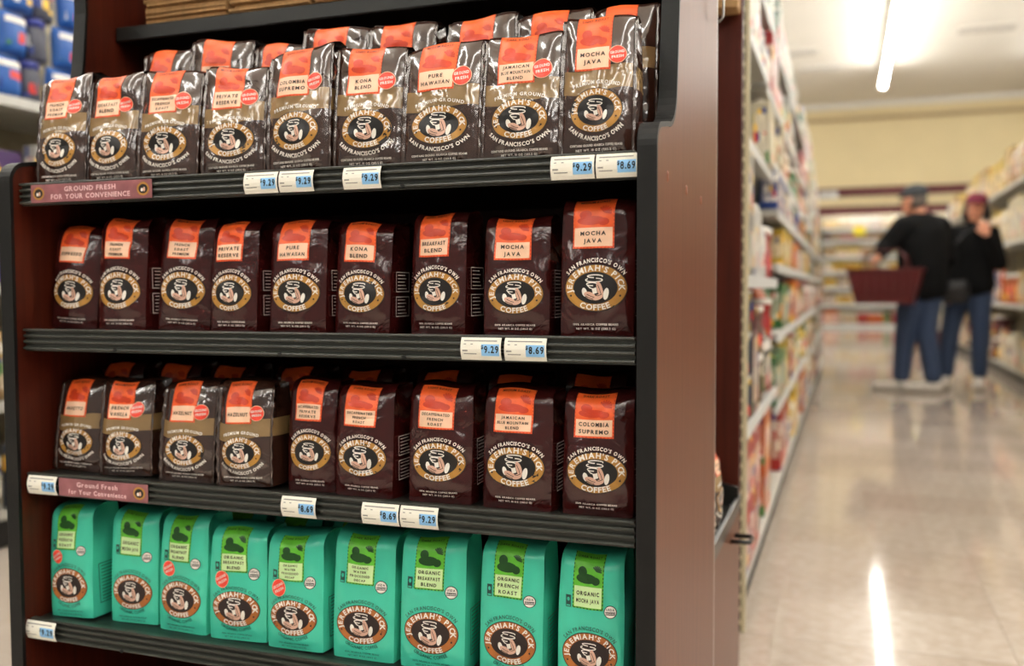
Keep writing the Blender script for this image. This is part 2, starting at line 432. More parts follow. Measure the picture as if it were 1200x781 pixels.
for px, py in ((782, 207), (804, 223), (821, 235)):
    p = at(px, py, 0, W+.0225)
    b = MB(); V = [(W+.0225, p[1]+.0035*math.cos(t)-.0, p[2]+.0075*math.sin(t)) for t in np.linspace(0, 2*math.pi, 13)[:-1]]
    V2 = [(W+.0243, y*.5+p[1]*.5, z*.6+p[2]*.4) for _, y, z in V]
    b.add(V+V2, [(i, (i+1) % 12, 12+(i+1) % 12, 12+i) for i in range(12)]+[tuple(range(12, 24))]); b.build('plug', 'scratch', sp_r)
MB().box(W-.001, W+.0225, .493, .499, 0, TOPZ).build('rear_edge_strip', 'steel', cab)
MB().box(-.003, W+.003, .470, .490, .06, TOPZ).build('back_panel', 'redwood', cab)
MB().box(-.003, W+.003, .01, .47, .0, .10).build('plinth', 'blacktrim', cab)
MB().box(-.003, W+.003, .142, .47, TOPZ-.02, TOPZ).build('top_board', 'redwood', cab)
def rail_profile():
    # (y, z) profile from lip top downward, four proud ridges
    pr = [(.004, .0), (-.004, .0)]
    zs = [0, .0028]
    for z0, z1, y in ((0, -.0030, -.0045), (-.0085, -.0120, -.0040), (-.0170, -.0205, -.0040), (-.0270, -.0300, -.0045)):
        pr += [(y, z0), (y-.0005, (z0+z1)/2), (y, z1), (.0005, z1-.0008)]
        pr += [(.0005, z1-.0045)] if z1 > -.03 else []
    pr += [(.0005, -RH), (.004, -RH)]
    out = []
    for p in pr:
        if not out or p != out[-1]: out.append(p)
    return out
SHZ = []
for k, z in enumerate(LIPZ):
    zt = z-.004; SHZ.append(zt)
    sh = MB().box(0.0, W-.003, .004, .468, zt-.016, zt, bev=.001).build('shelf', 'blackmetal', cab)
    MB().prism([(y, zz+z) for y, zz in rail_profile()], 0, .002, W-.004).build('price_rail', 'rail', sh)
    for hx in (.17, .44, .62): MB().lathe([(.003, 0), (.003, .0012)], 8).build('rail_screw', 'blacktrim', sh).matrix_world = Matrix.Translation((hx, -.0045, z-.0285)) @ Matrix.Rotation(math.pi/2, 4, 'X')
# raised step on the top shelf carrying the back row, and the upper paper-bag shelf
RISE = .050
MB().box(.002, W-.004, .135, .30, SHZ[0], SHZ[0]+RISE, bev=.002).build('riser', 'blackmetal', cab)
UZ = 1.292
us = MB().box(0, W-.002, .205, .468, UZ-.018, UZ, bev=.002).build('shelf', 'blackmetal', cab)
MB().box(0, W-.002, .197, .205, UZ-.022, UZ+.002, bev=.002).build('shelf_lip', 'blackmetal', us)
# side alcove facing the aisle
AY0, AY1 = .499, .93
MB().box(.50, .52, AY0, AY1, 0, TOPZ).build('alcove_back', 'redwood', cab)
MB().box(.50, at(867.5, 400, 1, AY1)[0], AY1, AY1+.02, 0, TOPZ).build('alcove_end', 'redwood', cab)
MB().box(.50, .884, AY1+.02, 1.30, 0, TOPZ).build('filler_panel', 'redwood', cab)
MB().box(.915, .933, AY0, AY1+.005, 0, .405).build('alcove_front', 'panel', cab)
ash = MB().box(.52, .925, AY0, AY1, .405, .418).build('shelf', 'blackmetal', cab)
MB().prism([(.925, .400), (.934, .400), (.936, .432), (.930, .436), (.928, .418)], 1, AY0, AY1).build('shelf_lip', 'blackmetal', ash) if False else \
    MB().add([(x, y, z) for y in (AY0, AY1) for x, z in ((.925, .400), (.934, .400), (.936, .432), (.930, .434))], [(0, 1, 2, 3), (7, 6, 5, 4), (0, 4, 5, 1), (1, 5, 6, 2), (2, 6, 7, 3), (3, 7, 4, 0)]).build('shelf_lip', 'blackmetal', ash)
MB().add([(x, y, z) for y in (.885, .893) for x, z in ((.70, .418), (.935, .418), (.935, .455), (.72, .500), (.70, .500))], [(4, 3, 2, 1, 0), (5, 6, 7, 8, 9), (0, 1, 6, 5), (1, 2, 7, 6), (2, 3, 8, 7), (3, 4, 9, 8), (4, 0, 5, 9)]).build('shelf_divider', 'blackmetal', ash)
hz = at(870, 612, 0, .945)
MB().tube([(.925, .775, .372), (.962, .775, .372), (.966, .778, .372), (.968, .785, .370), (.968, .835, .366), (.966, .842, .366), (.962, .845, .366), (.925, .845, .366)], .0045, 8).build('pull_handle', 'blackmetal', cab)

# ------------------------------------------------------------------ coffee bags
def softnoise(x, z, rng, n=7, amp=.0014, lo=40., hi=150.):
    r = np.zeros_like(x)
    for _ in range(n):
        k = rng.uniform(lo, hi); a = rng.uniform(0, 2*np.pi); p = rng.uniform(0, 6.28)
        s = np.sin(k*(x*np.cos(a)+z*np.sin(a))+p); r += (1-2*np.abs(s)**.8)*(amp*lo*1.4/k)
    return r
class Bag:
    NU, NS = 18, 34
    def __init__(s, w, d, h, kind, seed):
        s.w, s.d, s.h, s.kind = w, d, h, kind; rng = np.random.RandomState(seed)
        R = h*(.12 if kind != 'ground' else .07); th = math.radians(66 if kind != 'ground' else 50); hf = h-R*math.sin(th); s.S = hf+R*th
        NU, NS = s.NU, s.NS
        ss = np.linspace(0, s.S, NS+1); u = np.linspace(-1, 1, NU+1)
        yp = np.where(ss < hf, 0, R*(1-np.cos(np.clip((ss-hf)/R, 0, th)))); zp = np.where(ss < hf, ss, hf+R*np.sin(np.clip((ss-hf)/R, 0, th)))
        v = ss/s.S
        a = w/2*(1+.012*np.sin(v*math.pi)-(.012 if kind == 'ground' else .035)*np.clip((v-.6)/.4, 0, 1)**1.5-.012*np.clip((.06-v)/.06, 0, 1))
        ph = rng.uniform(0, 6.28, 2); a = a*(1+.012*np.sin(v*7+ph[0])*v)
        lean = (.012 if kind != 'ground' else .02)*v**1.6*(d/.06)           # front face drifts back with height
        U, SS = np.meshgrid(u, ss); X = U*a[:, None]; Z = np.repeat(zp[:, None], NU+1, 1)
        bul = (.0075 if kind != 'green' else .005)*(1-U**2)*(np.sin(np.clip(v/.95, 0, 1)*math.pi)**.7)[:, None]
        env = (1-np.abs(U)**6)*np.clip(v*8, 0, 1)[:, None]*np.clip((1.02-v)*8, 0, 1)[:, None]
        Y = -d/2+yp[:, None]+lean[:, None]-bul+softnoise(X, SS, rng, amp=.0013 if kind == 'ground' else (.0010 if kind == 'bean' else .0007), lo=28., hi=120.)*env
        Y += .0022*(np.abs(U)**8)                       # rounded vertical corners
        Z = Z+U*(w/2)*(rng.uniform(-.13, .13) if kind == 'ground' else rng.uniform(-.05, .05))*(v**3)[:, None]+(.0018*np.sin(U*3.3+ph[1]))*(v**4)[:, None]
        s.P = np.stack([X, Y, Z], 2); s.a = a; s.hf = hf
        du = np.gradient(s.P, axis=1); ds = np.gradient(s.P, axis=0); N = np.cross(du, ds); s.N = N/np.linalg.norm(N, axis=2, keepdims=True)
        s.v = v; s.yp = yp; s.zp = zp; s.rng = rng
    def pouch(s, mat, parent):
        NU, NS = s.NU, s.NS; V = []; ND = 6; ring = (NU+1)+(ND-1)+(NU//3+1)+(ND-1); NB = NU//3
        for j in range(NS+1):
            v = s.v[j]; Fr = s.P[j]; a = s.a[j]; z = s.zp[j]; yb = s.d/2-.004*math.sin(v*3.1)*-1
            zb = z if j < NS else z
            g = .42*max(0, (v-.55)/.45)**1.3
            V += [tuple(p) for p in Fr]
            for q in range(1, ND): t = q/ND; V.append((a*(1-g*math.sin(math.pi*t))+.003*math.sin(math.pi*t)*(1-g*2), Fr[-1][1]+(yb-Fr[-1][1])*t, Fr[-1][2]))
            for q in range(NB+1): V.append((a-2*a*q/NB, yb, Fr[-1][2]+(Fr[0][2]-Fr[-1][2])*q/NB))
            for q in range(1, ND): t = 1-q/ND; V.append((-a*(1-g*math.sin(math.pi*t))-.003*math.sin(math.pi*t)*(1-g*2), Fr[0][1]+(yb-Fr[0][1])*t, Fr[0][2]))
        Fc = [(j*ring+i, j*ring+(i+1) % ring, (j+1)*ring+(i+1) % ring, (j+1)*ring+i) for j in range(NS) for i in range(ring)]
        Fc.append(tuple(reversed(range(ring))))
        # folded top: ridge a little behind the middle
        b = len(V); zt = s.zp[-1]; yf = s.P[-1][:, 1]; yb = s.d/2; NUp = NU+1
        ridge = [(-s.a[-1]*1.0+2*s.a[-1]*i/NU, yf.mean()*.45+yb*.55, s.P[-1][i][2]+.004) for i in range(NUp)]
        V += ridge; L = NS*ring
        for i in range(NU): Fc.append((L+i, L+i+1, b+i+1, b+i))
        back = [L+NU+ND+q for q in range(NB+1)]
        for q in range(NB): i0 = NU-3*q; Fc.append((back[q], back[q+1], b+i0-3, b+i0-2, b+i0-1, b+i0))
        Fc.append(tuple([b+NU, L+NU]+[L+NU+q for q in range(1, ND)]+[back[0]]))
        Fc.append(tuple([b, back[-1]]+[L+NU+ND+NB+q for q in range(1, ND)]+[L]))
        o = mesh('pouch', V, Fc, mat, parent, smooth=True); o.data.set_sharp_from_angle(angle=math.radians(38)); return o
    def seams(s, parent):
        for sg in (-1, 1):
            b = MB(); V = []; n = 24
            for j in range(n+1):
                t = j/n*.97; p = s.at2(np.array([[sg*.999*s.w/2, t*s.S]]), 0.)[0]; ww = .0045+.0012*math.sin(j*1.7+s.w*900)
                V += [(p[0]-sg*.001, p[1]-.0003, p[2]), (p[0]+sg*ww*.85, p[1]-ww*.35, p[2])]
            Fc = [(2*j, 2*j+1, 2*j+3, 2*j+2) for j in range(n)]; b.add(V, Fc, 0, True)
            o = b.build('seam', 'seam', parent); md = o.modifiers.new('thick', 'SOLIDIFY'); md.thickness = .0006
    def at2(s, Q, off):
        """map flat print coordinates (x metres from centre, s metres up the front) onto the face"""
        Q = np.asarray(Q, float); fs = np.clip(Q[:, 1]/s.S, 0, 1)*s.NS; j = np.clip(fs.astype(int), 0, s.NS-1); tj = fs-j
        aa = np.interp(fs, np.arange(s.NS+1), s.a); fu = (np.clip(Q[:, 0]/aa, -1, 1)+1)/2*s.NU; i = np.clip(fu.astype(int), 0, s.NU-1); ti = fu-i
        def bl(A): return A[j, i]*((1-tj)*(1-ti))[:, None]+A[j, i+1]*((1-tj)*ti)[:, None]+A[j+1, i]*(tj*(1-ti))[:, None]+A[j+1, i+1]*(tj*ti)[:, None]
        n = bl(s.N); n /= np.linalg.norm(n, axis=1, keepdims=True); return bl(s.P)+n*off
    def decal(s, name, VF, mat, parent, off):
        V, Fc = VF; return mesh(name, s.at2(V, off), Fc, mat, parent)
    def prints(s, names, items, parent, off):
        for nm, (vf, mat) in zip(names, items): s.decal(nm, vf, mat, parent, off)
    def decals(s, name, items, parent, off):
        """several prints of different ink in one part; later items sit a hair higher"""
        V = []; Fc = []; I = []; mats = []
        for k, ((v, f), mat) in enumerate(items):
            b = len(V); V += [tuple(p) for p in s.at2(v, off+k*.00008)]; Fc += [tuple(i+b for i in q) for q in f]
            if mat not in mats: mats.append(mat)
            I += [mats.index(mat)]*len(f)
        return mesh(name, V, Fc, mats, parent, I)

def spiral(cx, cy, rx, ry, a0, a1, n=16): return [(cx+rx*math.cos(a0+(a1-a0)*i/n), cy+ry*math.sin(a0+(a1-a0)*i/n)) for i in range(n+1)]
def emblem(bg, root, cx, cy, rx, ry, ringmat, outer, txt=True):
    ob = bg.decals('emblem', [(disc(cx, cy, rx*1.03, ry*1.04, 0, 44, 6), 'black' if outer else 'ink'), (ringe(cx, cy, (rx, ry), (rx*.73, ry*.70)), ringmat), ], root, .00045)
    hs = rx
    def P(x, y): return (cx+x*hs, cy+y*hs)
    lw = hs*.034
    def rel(x, y, rx_, ry_, a):
        V, Fc = disc(0, 0, hs*rx_, hs*ry_, 0, 16, 2); ca, sa = math.cos(a), math.sin(a); c0 = P(x, y); return [(c0[0]+p*ca-q*sa, c0[1]+p*sa+q*ca) for p, q in V], Fc
    items = [(strokes([P(*q) for q in spiral(.0, .37, .25, .045, -.4, 4.6)], lw), 'white'), (strokes([P(*q) for q in spiral(-.03, .25, .28, .06, 2.4, 7.6)], lw), 'white'),
             (strokes([P(*q) for q in spiral(-.10, .12, .17, .05, .2, 5.0)], lw), 'white'), (strokes([P(-.24, .08), P(-.16, .0), P(-.08, -.02)], lw), 'white'),
             (rel(-.34, -.14, .085, .15, .25), 'white'), (rel(.37, -.19, .085, .19, -.2), 'white'),
             (rel(-.15, -.25, .22, .115, -.35), 'skinprint'), (rel(.17, -.04, .095, .25, .28), 'skinprint'), (rel(.10, -.30, .18, .085, .3), 'skinprint'),
             (([P(-.10, .0), P(.05, .03), P(.09, -.16), P(-.05, -.20)], [(0, 1, 2, 3)]), 'white'), (rel(-.025, .015, .08, .025, .2), 'ink'),
             (strokes([P(-.26, -.20), P(-.12, -.27), P(.0, -.30)], hs*.02), 'ink'), (strokes([P(-.30, -.27), P(-.16, -.33), P(-.04, -.36)], hs*.02), 'ink'),
             (strokes([P(.10, .10), P(.17, -.05), P(.22, -.2)], hs*.02), 'ink'), (strokes([P(.03, -.24), P(.13, -.25), P(.24, -.20)], hs*.02), 'ink')]
    bg.decals('hands_and_cup', items, ob, .0010)
    sz = rx*.255
    t = [(arc_text("JEREMIAH'S PICK", cx, cy-.0, rx*.765, ry*.745, sz, True, 1., span=rx*2.42), 'white'), (arc_text('COFFEE', cx, cy, rx*.975, ry*.965, sz*.98, False, 1.05, span=rx*1.08), 'white'),
         (disc(cx-rx*.80, cy-ry*.34, rx*.035, rx*.035, 0, 8, 1), 'ink'), (disc(cx+rx*.80, cy-ry*.34, rx*.035, rx*.035, 0, 8, 1), 'ink')]
    bg.decals('emblem_lettering', t, ob, .0011)
def stamp(bg, root, x0, x1, s0, s1, lines, base, dark, pale, roast=None):
    """origin label: dashed border, leafy picture, pale name box"""
    lab = bg.decal('origin_label', gridr(x0, x1, s0, s1, 14, 22), base, root, .0005); w = x1-x0; H = s1-s0
    n = max(8, int(H/.0042)); m = max(6, int(w/.0042)); e = .0011; D = []
    for k in range(n):
        y = s0+H*(k+.25)/n; q = H/n*.5
        for x in (x0+.0002, x1-e-.0002): D.append(gridr(x, x+e, y, y+q, 1, 1))
    for k in range(m):
        x = x0+w*(k+.25)/m; q = w/m*.5
        for y in (s0+.0002,): D.append(gridr(x, x+q, y, y+e, 1, 1))
    pt = s0+H*.40; xa, xb = x0+.0021, x1-.0021; xc = (x0+x1)/2
    rng = random.Random(int(x0*1e5)+len(lines)); art = []
    ah = s1-pt; yb = pt+ah*.06
    art.append(disc(xc-w*.06, yb+ah*.17, w*.34, ah*.15, 0, 18, 3)); art.append(disc(xc-w*.20, yb+ah*.36, w*.15, ah*.15, 0, 14, 2)); art.append(disc(xc+w*.24, yb+ah*.12, w*.14, ah*.12, 0, 14, 2))
    for k in range(7):
        a = -.2+k*.42; cx0, cy0 = xc+w*.26, yb+ah*.42; L = w*.17
        art.append(strokes([(cx0, cy0), (cx0+L*.5*math.cos(a), cy0+L*.5*math.sin(a)), (cx0+L*math.cos(a), cy0+L*.9*math.sin(a))], w*.045))
    bg.decals('label_picture', [(joinp(*D), dark), (joinp(*art), dark)], lab, .0009)
    bg.decal('name_box', gridr(xa, xb, s0+.0022, pt, 14, 10), pale, lab, .0009)
    n = len(lines); sz = min((pt-s0-.004)/(n*1.32), .0066)
    bg.decal('name_lettering', text2d(lines, xc, (s0+.0022+pt)/2, sz, 1.04, 'b', 1.32, maxw=(xb-xa)*.86, gap=.2), 'ink', lab, .0014)
    if roast: bg.decal('roast_lettering', text2d([roast], xc, s1-ah*.15, .0042, 1.1, 'n', maxw=w*.8), 'ink', lab, .0013)
def sticker(bg, root, cx, cy, r, tilt=.12):
    o = bg.decals('ground_fresh_sticker', [(disc(cx, cy, r*1.06, r*1.06, 0, 28, 4), 'peach'), (disc(cx, cy, r, r, 0, 28, 4), 'red')], root, .0014)
    o['label'] = 'round red sticker'
    V, Fc = text2d(['GROUND', 'FRESH'], 0, 0, r*.44, 1.0, 'b', 1.25, maxw=r*1.7)
    c, s = math.cos(tilt), math.sin(tilt); V = [(cx+x*c-y*s, cy+x*s+y*c) for x, y in V]
    bg.decal('sticker_lettering', (V, Fc), 'white', o, .0019)
def side_print(bg, root, ink, dark=False):
    """outlined text boxes on the right gusset"""
    b = MB(); a = bg.w/2; x = a+.0045; d = bg.d; y0, y1 = -d*.30, d*.34
    for z0, z1 in ((bg.h*.16, bg.h*.34), (bg.h*.38, bg.h*.56)) if not dark else ((bg.h*.12, bg.h*.48),):
        e = .0011
        for q in ((y0, y1, z0, z0+e), (y0, y1, z1-e, z1), (y0, y0+e, z0, z1), (y1-e, y1, z0, z1)): b.add([(x, q[0], q[2]), (x, q[1], q[2]), (x, q[1], q[3]), (x, q[0], q[3])], [(0, 1, 2, 3)])
        nl = 5 if not dark else 11
        for k in range(nl):
            zz = z0+(z1-z0)*(k+1)/(nl+1); f = .9-.25*((k*7) % 5)/5
            b.add([(x, y0+.005, zz-.0006), (x, y0+.005+(y1-y0-.01)*f, zz-.0006), (x, y0+.005+(y1-y0-.01)*f, zz+.0006), (x, y0+.005, zz+.0006)], [(0, 1, 2, 3)])
    b.build('side_print', ink, root)
def coffee_bag(kind, lines, w, h, d, seed, label, group=None, stick=True, roast=None, full=True):
    root = empty('coffee_bag', label=label, cat='coffee bag', group=group); bg = Bag(w, d, h, kind, seed); S = bg.S; k = h/.165
    bg.pouch(kind, root); r = bg.rng
    if kind == 'ground':
        bg.seams(root); xl = -w*.055
        stamp(bg, root, xl-w*.26, xl+w*.25, S*.60, S*.995, lines, 'orange', 'rust', 'peach', roast)
        if full:
            if stick: sticker(bg, root, w*.285, S*.70, w*.118)
            emblem(bg, root, 0, S*.325, w*.37, S*.148, 'gold', True)
            bg.prints(('grind_lettering', 'slogan_lettering', 'weight_lettering'), [(arc_text('PREMIUM GROUND', 0, S*.505-w*1.2, w*1.2, w*1.2, .0062*k, True, 1.0, gap=.2, span=w*.68), 'white'),
                (arc_text("SAN FRANCISCO'S OWN", 0, S*.325, w*.475, S*.205, .0070*k, False, 1., span=w*.92), 'white'),
                (text2d(['CONTAINS GROUND ARABICA COFFEE BEANS', 'NET WT. 10 OZ (283.5 G)'], 0, S*.075, .0036*k, 1.0, 'b', 1.5, maxw=w*.76), 'white')], root, .0005)
    elif kind == 'bean':
        xl = -w*.04
        stamp(bg, root, xl-w*.29, xl+w*.28, S*.625, S*.985, lines, 'orange', 'rust', 'peach', roast)
        if full:
            emblem(bg, root, 0, S*.352, w*.415, S*.158, 'gold', True)
            bg.prints(('slogan_lettering', 'weight_lettering'), [(arc_text("SAN FRANCISCO'S OWN", 0, S*.352, w*.43, S*.178, .0068*k, True, 1., span=w*.86), 'white'),
                (text2d(['100% ARABICA COFFEE BEANS', 'NET WT. 10 OZ (283.5 G)'], 0, S*.085, .0034*k, 1.05, 'b', 1.5, maxw=w*.62), 'white')], root, .0005)
            side_print(bg, root, 'white')
    else:
        xl = -w*.03
        stamp(bg, root, xl-w*.24, xl+w*.23, S*.60, S*.99, lines, 'lime', 'leafdark', 'pistachio', roast)
        if full:
            emblem(bg, root, 0, S*.285, w*.41, S*.150, 'amber', False)
            bg.prints(('slogan_lettering', 'organic_lettering', 'weight_lettering'), [(arc_text("SAN FRANCISCO'S OWN", 0, S*.285, w*.43, S*.172, .0066*k, True, 1., 'n', span=w*.84), 'teal_ink'),
                (arc_text('ORGANIC COFFEE', 0, S*.285, w*.46, S*.197, .0066*k, False, 1., 'n', span=w*.58), 'teal_ink'),
                (text2d(['100% ARABICA COFFEE BEANS', 'NET WT. 10 OZ (283.5 G)'], 0, S*.045, .0032*k, 1.05, 'n', 1.5, maxw=w*.6), 'teal_ink')], root, .0005)
            ux, uy, ur = w*.31, S*.595, w*.095
            sl = bg.decals('organic_seal', [(disc(ux, uy, ur, ur, 0, 24, 3), 'black'), (disc(ux, uy, ur*.88, ur*.88, 0, 24, 3), 'white'),
                ([(ux+ur*.86*math.cos(t), uy+ur*.86*math.sin(t)) for t in np.linspace(math.pi, 2*math.pi, 13)], [tuple(range(13))])], root, .0005) if False else \
                bg.decals('organic_seal', [(disc(ux, uy, ur, ur, 0, 24, 3), 'black'), (disc(ux, uy, ur*.88, ur*.88, 0, 24, 3), 'white'), (gridr(ux-ur*.74, ux+ur*.74, uy-ur*.46, uy-ur*.0, 4, 2), 'black')], root, .0007)
            bg.decals('seal_lettering', [(text2d(['USDA'], ux, uy+ur*.36, ur*.50, 1., 'b', maxw=ur*1.3), 'black'), (text2d(['ORGANIC'], ux, uy-ur*.23, ur*.34, 1., 'b', maxw=ur*1.5), 'white')], sl, .0011)
            fx = -w*.335; bg.decals('trade_badge', [(gridr(fx-w*.04, fx+w*.04, S*.60, S*.685, 2, 3), 'teal_ink'), (disc(fx, S*.655, w*.022, w*.03, 0, 10, 1), 'green'), (gridr(fx-w*.028, fx+w*.028, S*.606, S*.616, 1, 1), 'green')], root, .0005)
            if stick: sticker(bg, root, -w*.24, S*.535, w*.125, .5)
            side_print(bg, root, 'teal_ink', True)
    return root

# (front px left, right, top y, tilt deg, y offset, kind, name lines, sticker, label tail)
ROWS = [
 [(29, 92, 92, 0, 0, 'ground', ['FRENCH', 'ROAST', 'PREMIUM'], 1, 'French Roast Premium on the top shelf'),
  (96, 155, 90, -1, .004, 'ground', ['BREAKFAST', 'BLEND'], 1, 'Breakfast Blend on the top shelf'),
  (155, 227, 84, 0, 0, 'ground', ['DECAFFEINATED', 'FRENCH', 'ROAST'], 1, 'Decaffeinated French Roast on the top shelf'),
  (232, 303, 80, -1, .002, 'ground', ['PRIVATE', 'RESERVE'], 1, 'Private Reserve on the top shelf'),
  (309, 384, 58, -1.5, 0, 'ground', ['COLOMBIA', 'SUPREMO'], 1, 'Colombia Supremo on the top shelf'),
  (387, 466, 56, 0, .004, 'ground', ['KONA', 'BLEND'], 1, 'Kona Blend on the top shelf'),
  (469, 559, 51, 0, 0, 'ground', ['PURE', 'HAWAIIAN'], 1, 'Pure Hawaiian on the top shelf'),
  (562, 653, 41, 0, 0, 'ground', ['JAMAICAN', 'BLUE MOUNTAIN', 'BLEND'], 1, 'Jamaican Blue Mountain Blend on the top shelf'),
  (657, 755, 18, 0, 0, 'ground', ['MOCHA', 'JAVA'], 1, 'Mocha Java on the top shelf')],
 [(50, 107, 268, 3, .02, 'bean', ['ESPRESSO'], 0, 'Espresso on the second shelf'),
  (109, 167, 257, 0, .004, 'bean', ['FRENCH', 'ROAST', 'PREMIUM'], 0, 'French Roast Premium, standing upright next to the Espresso bag'),
  (179, 239, 259, 2.5, .01, 'bean', ['FRENCH', 'ROAST', 'PREMIUM'], 0, 'French Roast Premium, leaning towards the Private Reserve bag'),
  (241, 297, 261, 0, .002, 'bean', ['PRIVATE', 'RESERVE'], 0, 'Private Reserve on the second shelf'),
  (311, 377, 259, 0, 0, 'bean', ['PURE', 'HAWAIIAN'], 0, 'Pure Hawaiian on the second shelf'),
  (388, 452, 262, 1, .006, 'bean', ['KONA', 'BLEND'], 0, 'Kona Blend on the second shelf'),
  (478, 543, 251, 0, .008, 'bean', ['BREAKFAST', 'BLEND'], 0, 'Breakfast Blend on the second shelf'),
  (563, 640, 256, 0, .004, 'bean', ['MOCHA', 'JAVA'], 0, 'Mocha Java, beside the Breakfast Blend on the second shelf'),
  (655, 743, 234, 0, 0, 'bean', ['MOCHA', 'JAVA'], 0, 'Mocha Java, against the black trim on the second shelf')],
 [(57, 111, 446, 1, .02, 'ground', ['AMARETTO'], 0, 'a dark picture label and no sticker on the third shelf'),
  (113, 172, 449, -2.5, .008, 'ground', ['FRENCH', 'VANILLA'], 1, 'French Vanilla on the third shelf'),
  (183, 244, 448, 0, .006, 'ground', ['HAZELNUT'], 1, 'Hazelnut, standing upright on the third shelf'),
  (251, 315, 450, -3, -.002, 'ground', ['HAZELNUT'], 1, 'Hazelnut, leaning towards the Decaffeinated Private Reserve bag'),
  (333, 388, 446, 0, .01, 'bean', ['DECAFFEINATED', 'PRIVATE', 'RESERVE'], 0, 'Decaffeinated Private Reserve on the third shelf'),
  (389, 458, 453, 0, .002, 'bean', ['DECAFFEINATED', 'FRENCH', 'ROAST'], 0, 'Decaffeinated French Roast, beside the Decaffeinated Private Reserve'),
  (475, 548, 453, 0, .002, 'bean', ['DECAFFEINATED', 'FRENCH', 'ROAST'], 0, 'Decaffeinated French Roast, beside the Jamaican Blue Mountain Blend'),
  (563, 645, 456, 0, 0, 'bean', ['JAMAICAN', 'BLUE MOUNTAIN', 'BLEND'], 0, 'Jamaican Blue Mountain Blend on the third shelf'),
  (657, 741, 461, 0, 0, 'bean', ['COLOMBIA', 'SUPREMO'], 0, 'Colombia Supremo on the third shelf')],
 [(43, 103, 593, -2.5, .0, 'green', ['ORGANIC', 'FRENCH', 'ROAST'], 1, 'Organic French Roast with a red sticker'),
  (125, 178, 600, -1, .012, 'green', ['ORGANIC', 'MOCHA JAVA'], 0, 'Organic Mocha Java, next to the stickered Organic French Roast'),
  (181, 238, 604, 0, .006, 'green', ['ORGANIC', 'BREAKFAST', 'BLEND'], 1, 'Organic Breakfast Blend with red sticker, beside Organic Mocha Java'),
  (241, 306, 619, -1, .004, 'green', ['ORGANIC', 'BREAKFAST', 'BLEND'], 1, 'Organic Breakfast Blend with red sticker, beside the decaf bag'),
  (309, 376, 629, -1.5, .0, 'green', ['ORGANIC', 'WATER', 'PROCESSED', 'DECAF'], 1, 'Organic Water Processed Decaf with a red sticker'),
  (386, 457, 627, 0, .002, 'green', ['ORGANIC', 'WATER', 'PROCESSED', 'DECAF'], 0, 'Organic Water Processed Decaf without a sticker'),
  (465, 541, 630, 0, .002, 'green', ['ORGANIC', 'BREAKFAST', 'BLEND'], 0, 'Organic Breakfast Blend without a sticker'),
  (559, 634, 637, 0, 0, 'green', ['ORGANIC', 'FRENCH', 'ROAST'], 0, 'Organic French Roast without a sticker'),
  (651, 729, 649, 0, 0, 'green', ['ORGANIC', 'MOCHA JAVA'], 0, 'Organic Mocha Java, against the black trim')]]
FRONT = {}
KNAME = {'ground': 'Chocolate-brown ground coffee bag', 'bean': 'Dark maroon coffee bag', 'green': 'Turquoise coffee bag'}
for ri, row in enumerate(ROWS):
    zs = SHZ[ri]
    for bi, (xl, xr, yt, tilt, dy, kind, lines, st, tail) in enumerate(row):
        yf = .016+dy; ym = (yt+[200, 388, 585, 770][ri])/2
        if ri == 3: ym = yt+60
        A = at(xl, ym, 1, yf); B = at(xr, ym, 1, yf); T = at((xl+xr)/2, yt, 1, yf+.022)
        w = (B[0]-A[0])*(.965 if kind == 'ground' else .985); h = T[2]-zs; d = {'ground': .058, 'bean': .062, 'green': .064}[kind]
        h = min(max(h, .135), .178)
        k0 = abs(math.sin(math.radians(tilt)))*h; e0 = .0055 if kind == 'ground' else .003
        xa = max(A[0], .0035+e0+(k0 if tilt < 0 else 0)); xb = min(B[0], W-.0085-e0-(k0 if tilt > 0 else 0)); w = min(w, xb-xa); A[0], B[0] = xa, xb
        lab = KNAME[kind]+(' with ' if tail.startswith('a dark') else ' labelled ')+tail
        o = coffee_bag(kind, lines, w, h, d, 100*ri+bi, lab, 'coffee bags on the display', bool(st), ['MEDIUM ROAST', 'DARK ROAST', 'LIGHT ROAST'][(bi+ri) % 3] if ri != 3 else 'DARK ROAST')
        o.location = ((A[0]+B[0])/2, yf+d/2+.006, zs+.0003); FRONT.setdefault(ri, []).append(((A[0]+B[0])/2, 'unstickered picture-label' if tail.startswith('a dark') else tail.split(',')[0].split(' on the')[0].split(' with')[0]))
        o.rotation_euler = (0, 0, math.radians(2.6*math.sin(bi*2.7+ri*1.9)) if 0 < bi < 8 else 0)
        if tilt:
            o.rotation_euler[1] = math.radians(-tilt)*-1; o.location.z += abs(math.sin(math.radians(tilt)))*w/2
# back rows: only tops show
def back_bag(kind, xc, yb, zs, w, h, seed, lab, grp, lines):
    o = coffee_bag(kind, lines, w, h, .055, seed, lab, grp, False, None, False); o.location = (xc, yb, zs+.0003); return o
for k, (xl, xr, yt) in enumerate(((160, 214, 60), (217, 288, 47), (292, 345, 52), (348, 424, 30), (427, 504, 28), (520, 600, 20), (602, 690, 13), (692, 768, 6))):
    yf = .142; A = at(xl, yt+10, 1, yf); B = at(xr, yt+10, 1, yf); T = at((xl+xr)/2, yt, 1, yf+.02)
    zb = SHZ[0]+RISE; h = T[2]-zb
    back_bag('ground', (A[0]+B[0])/2, .172, zb, (B[0]-A[0])*.96, min(max(h, .1), .18), 700+k, 'brown coffee bag in the raised back row behind '+('Decaffeinated French Roast', 'Private Reserve', 'Private Reserve and Colombia Supremo', 'Colombia Supremo and Kona Blend', 'Kona Blend and Pure Hawaiian', 'Pure Hawaiian and Jamaican Blend', 'Jamaican Blue Mountain', 'Mocha Java')[k], 'back row of coffee bags on the top shelf', ['COFFEE'])
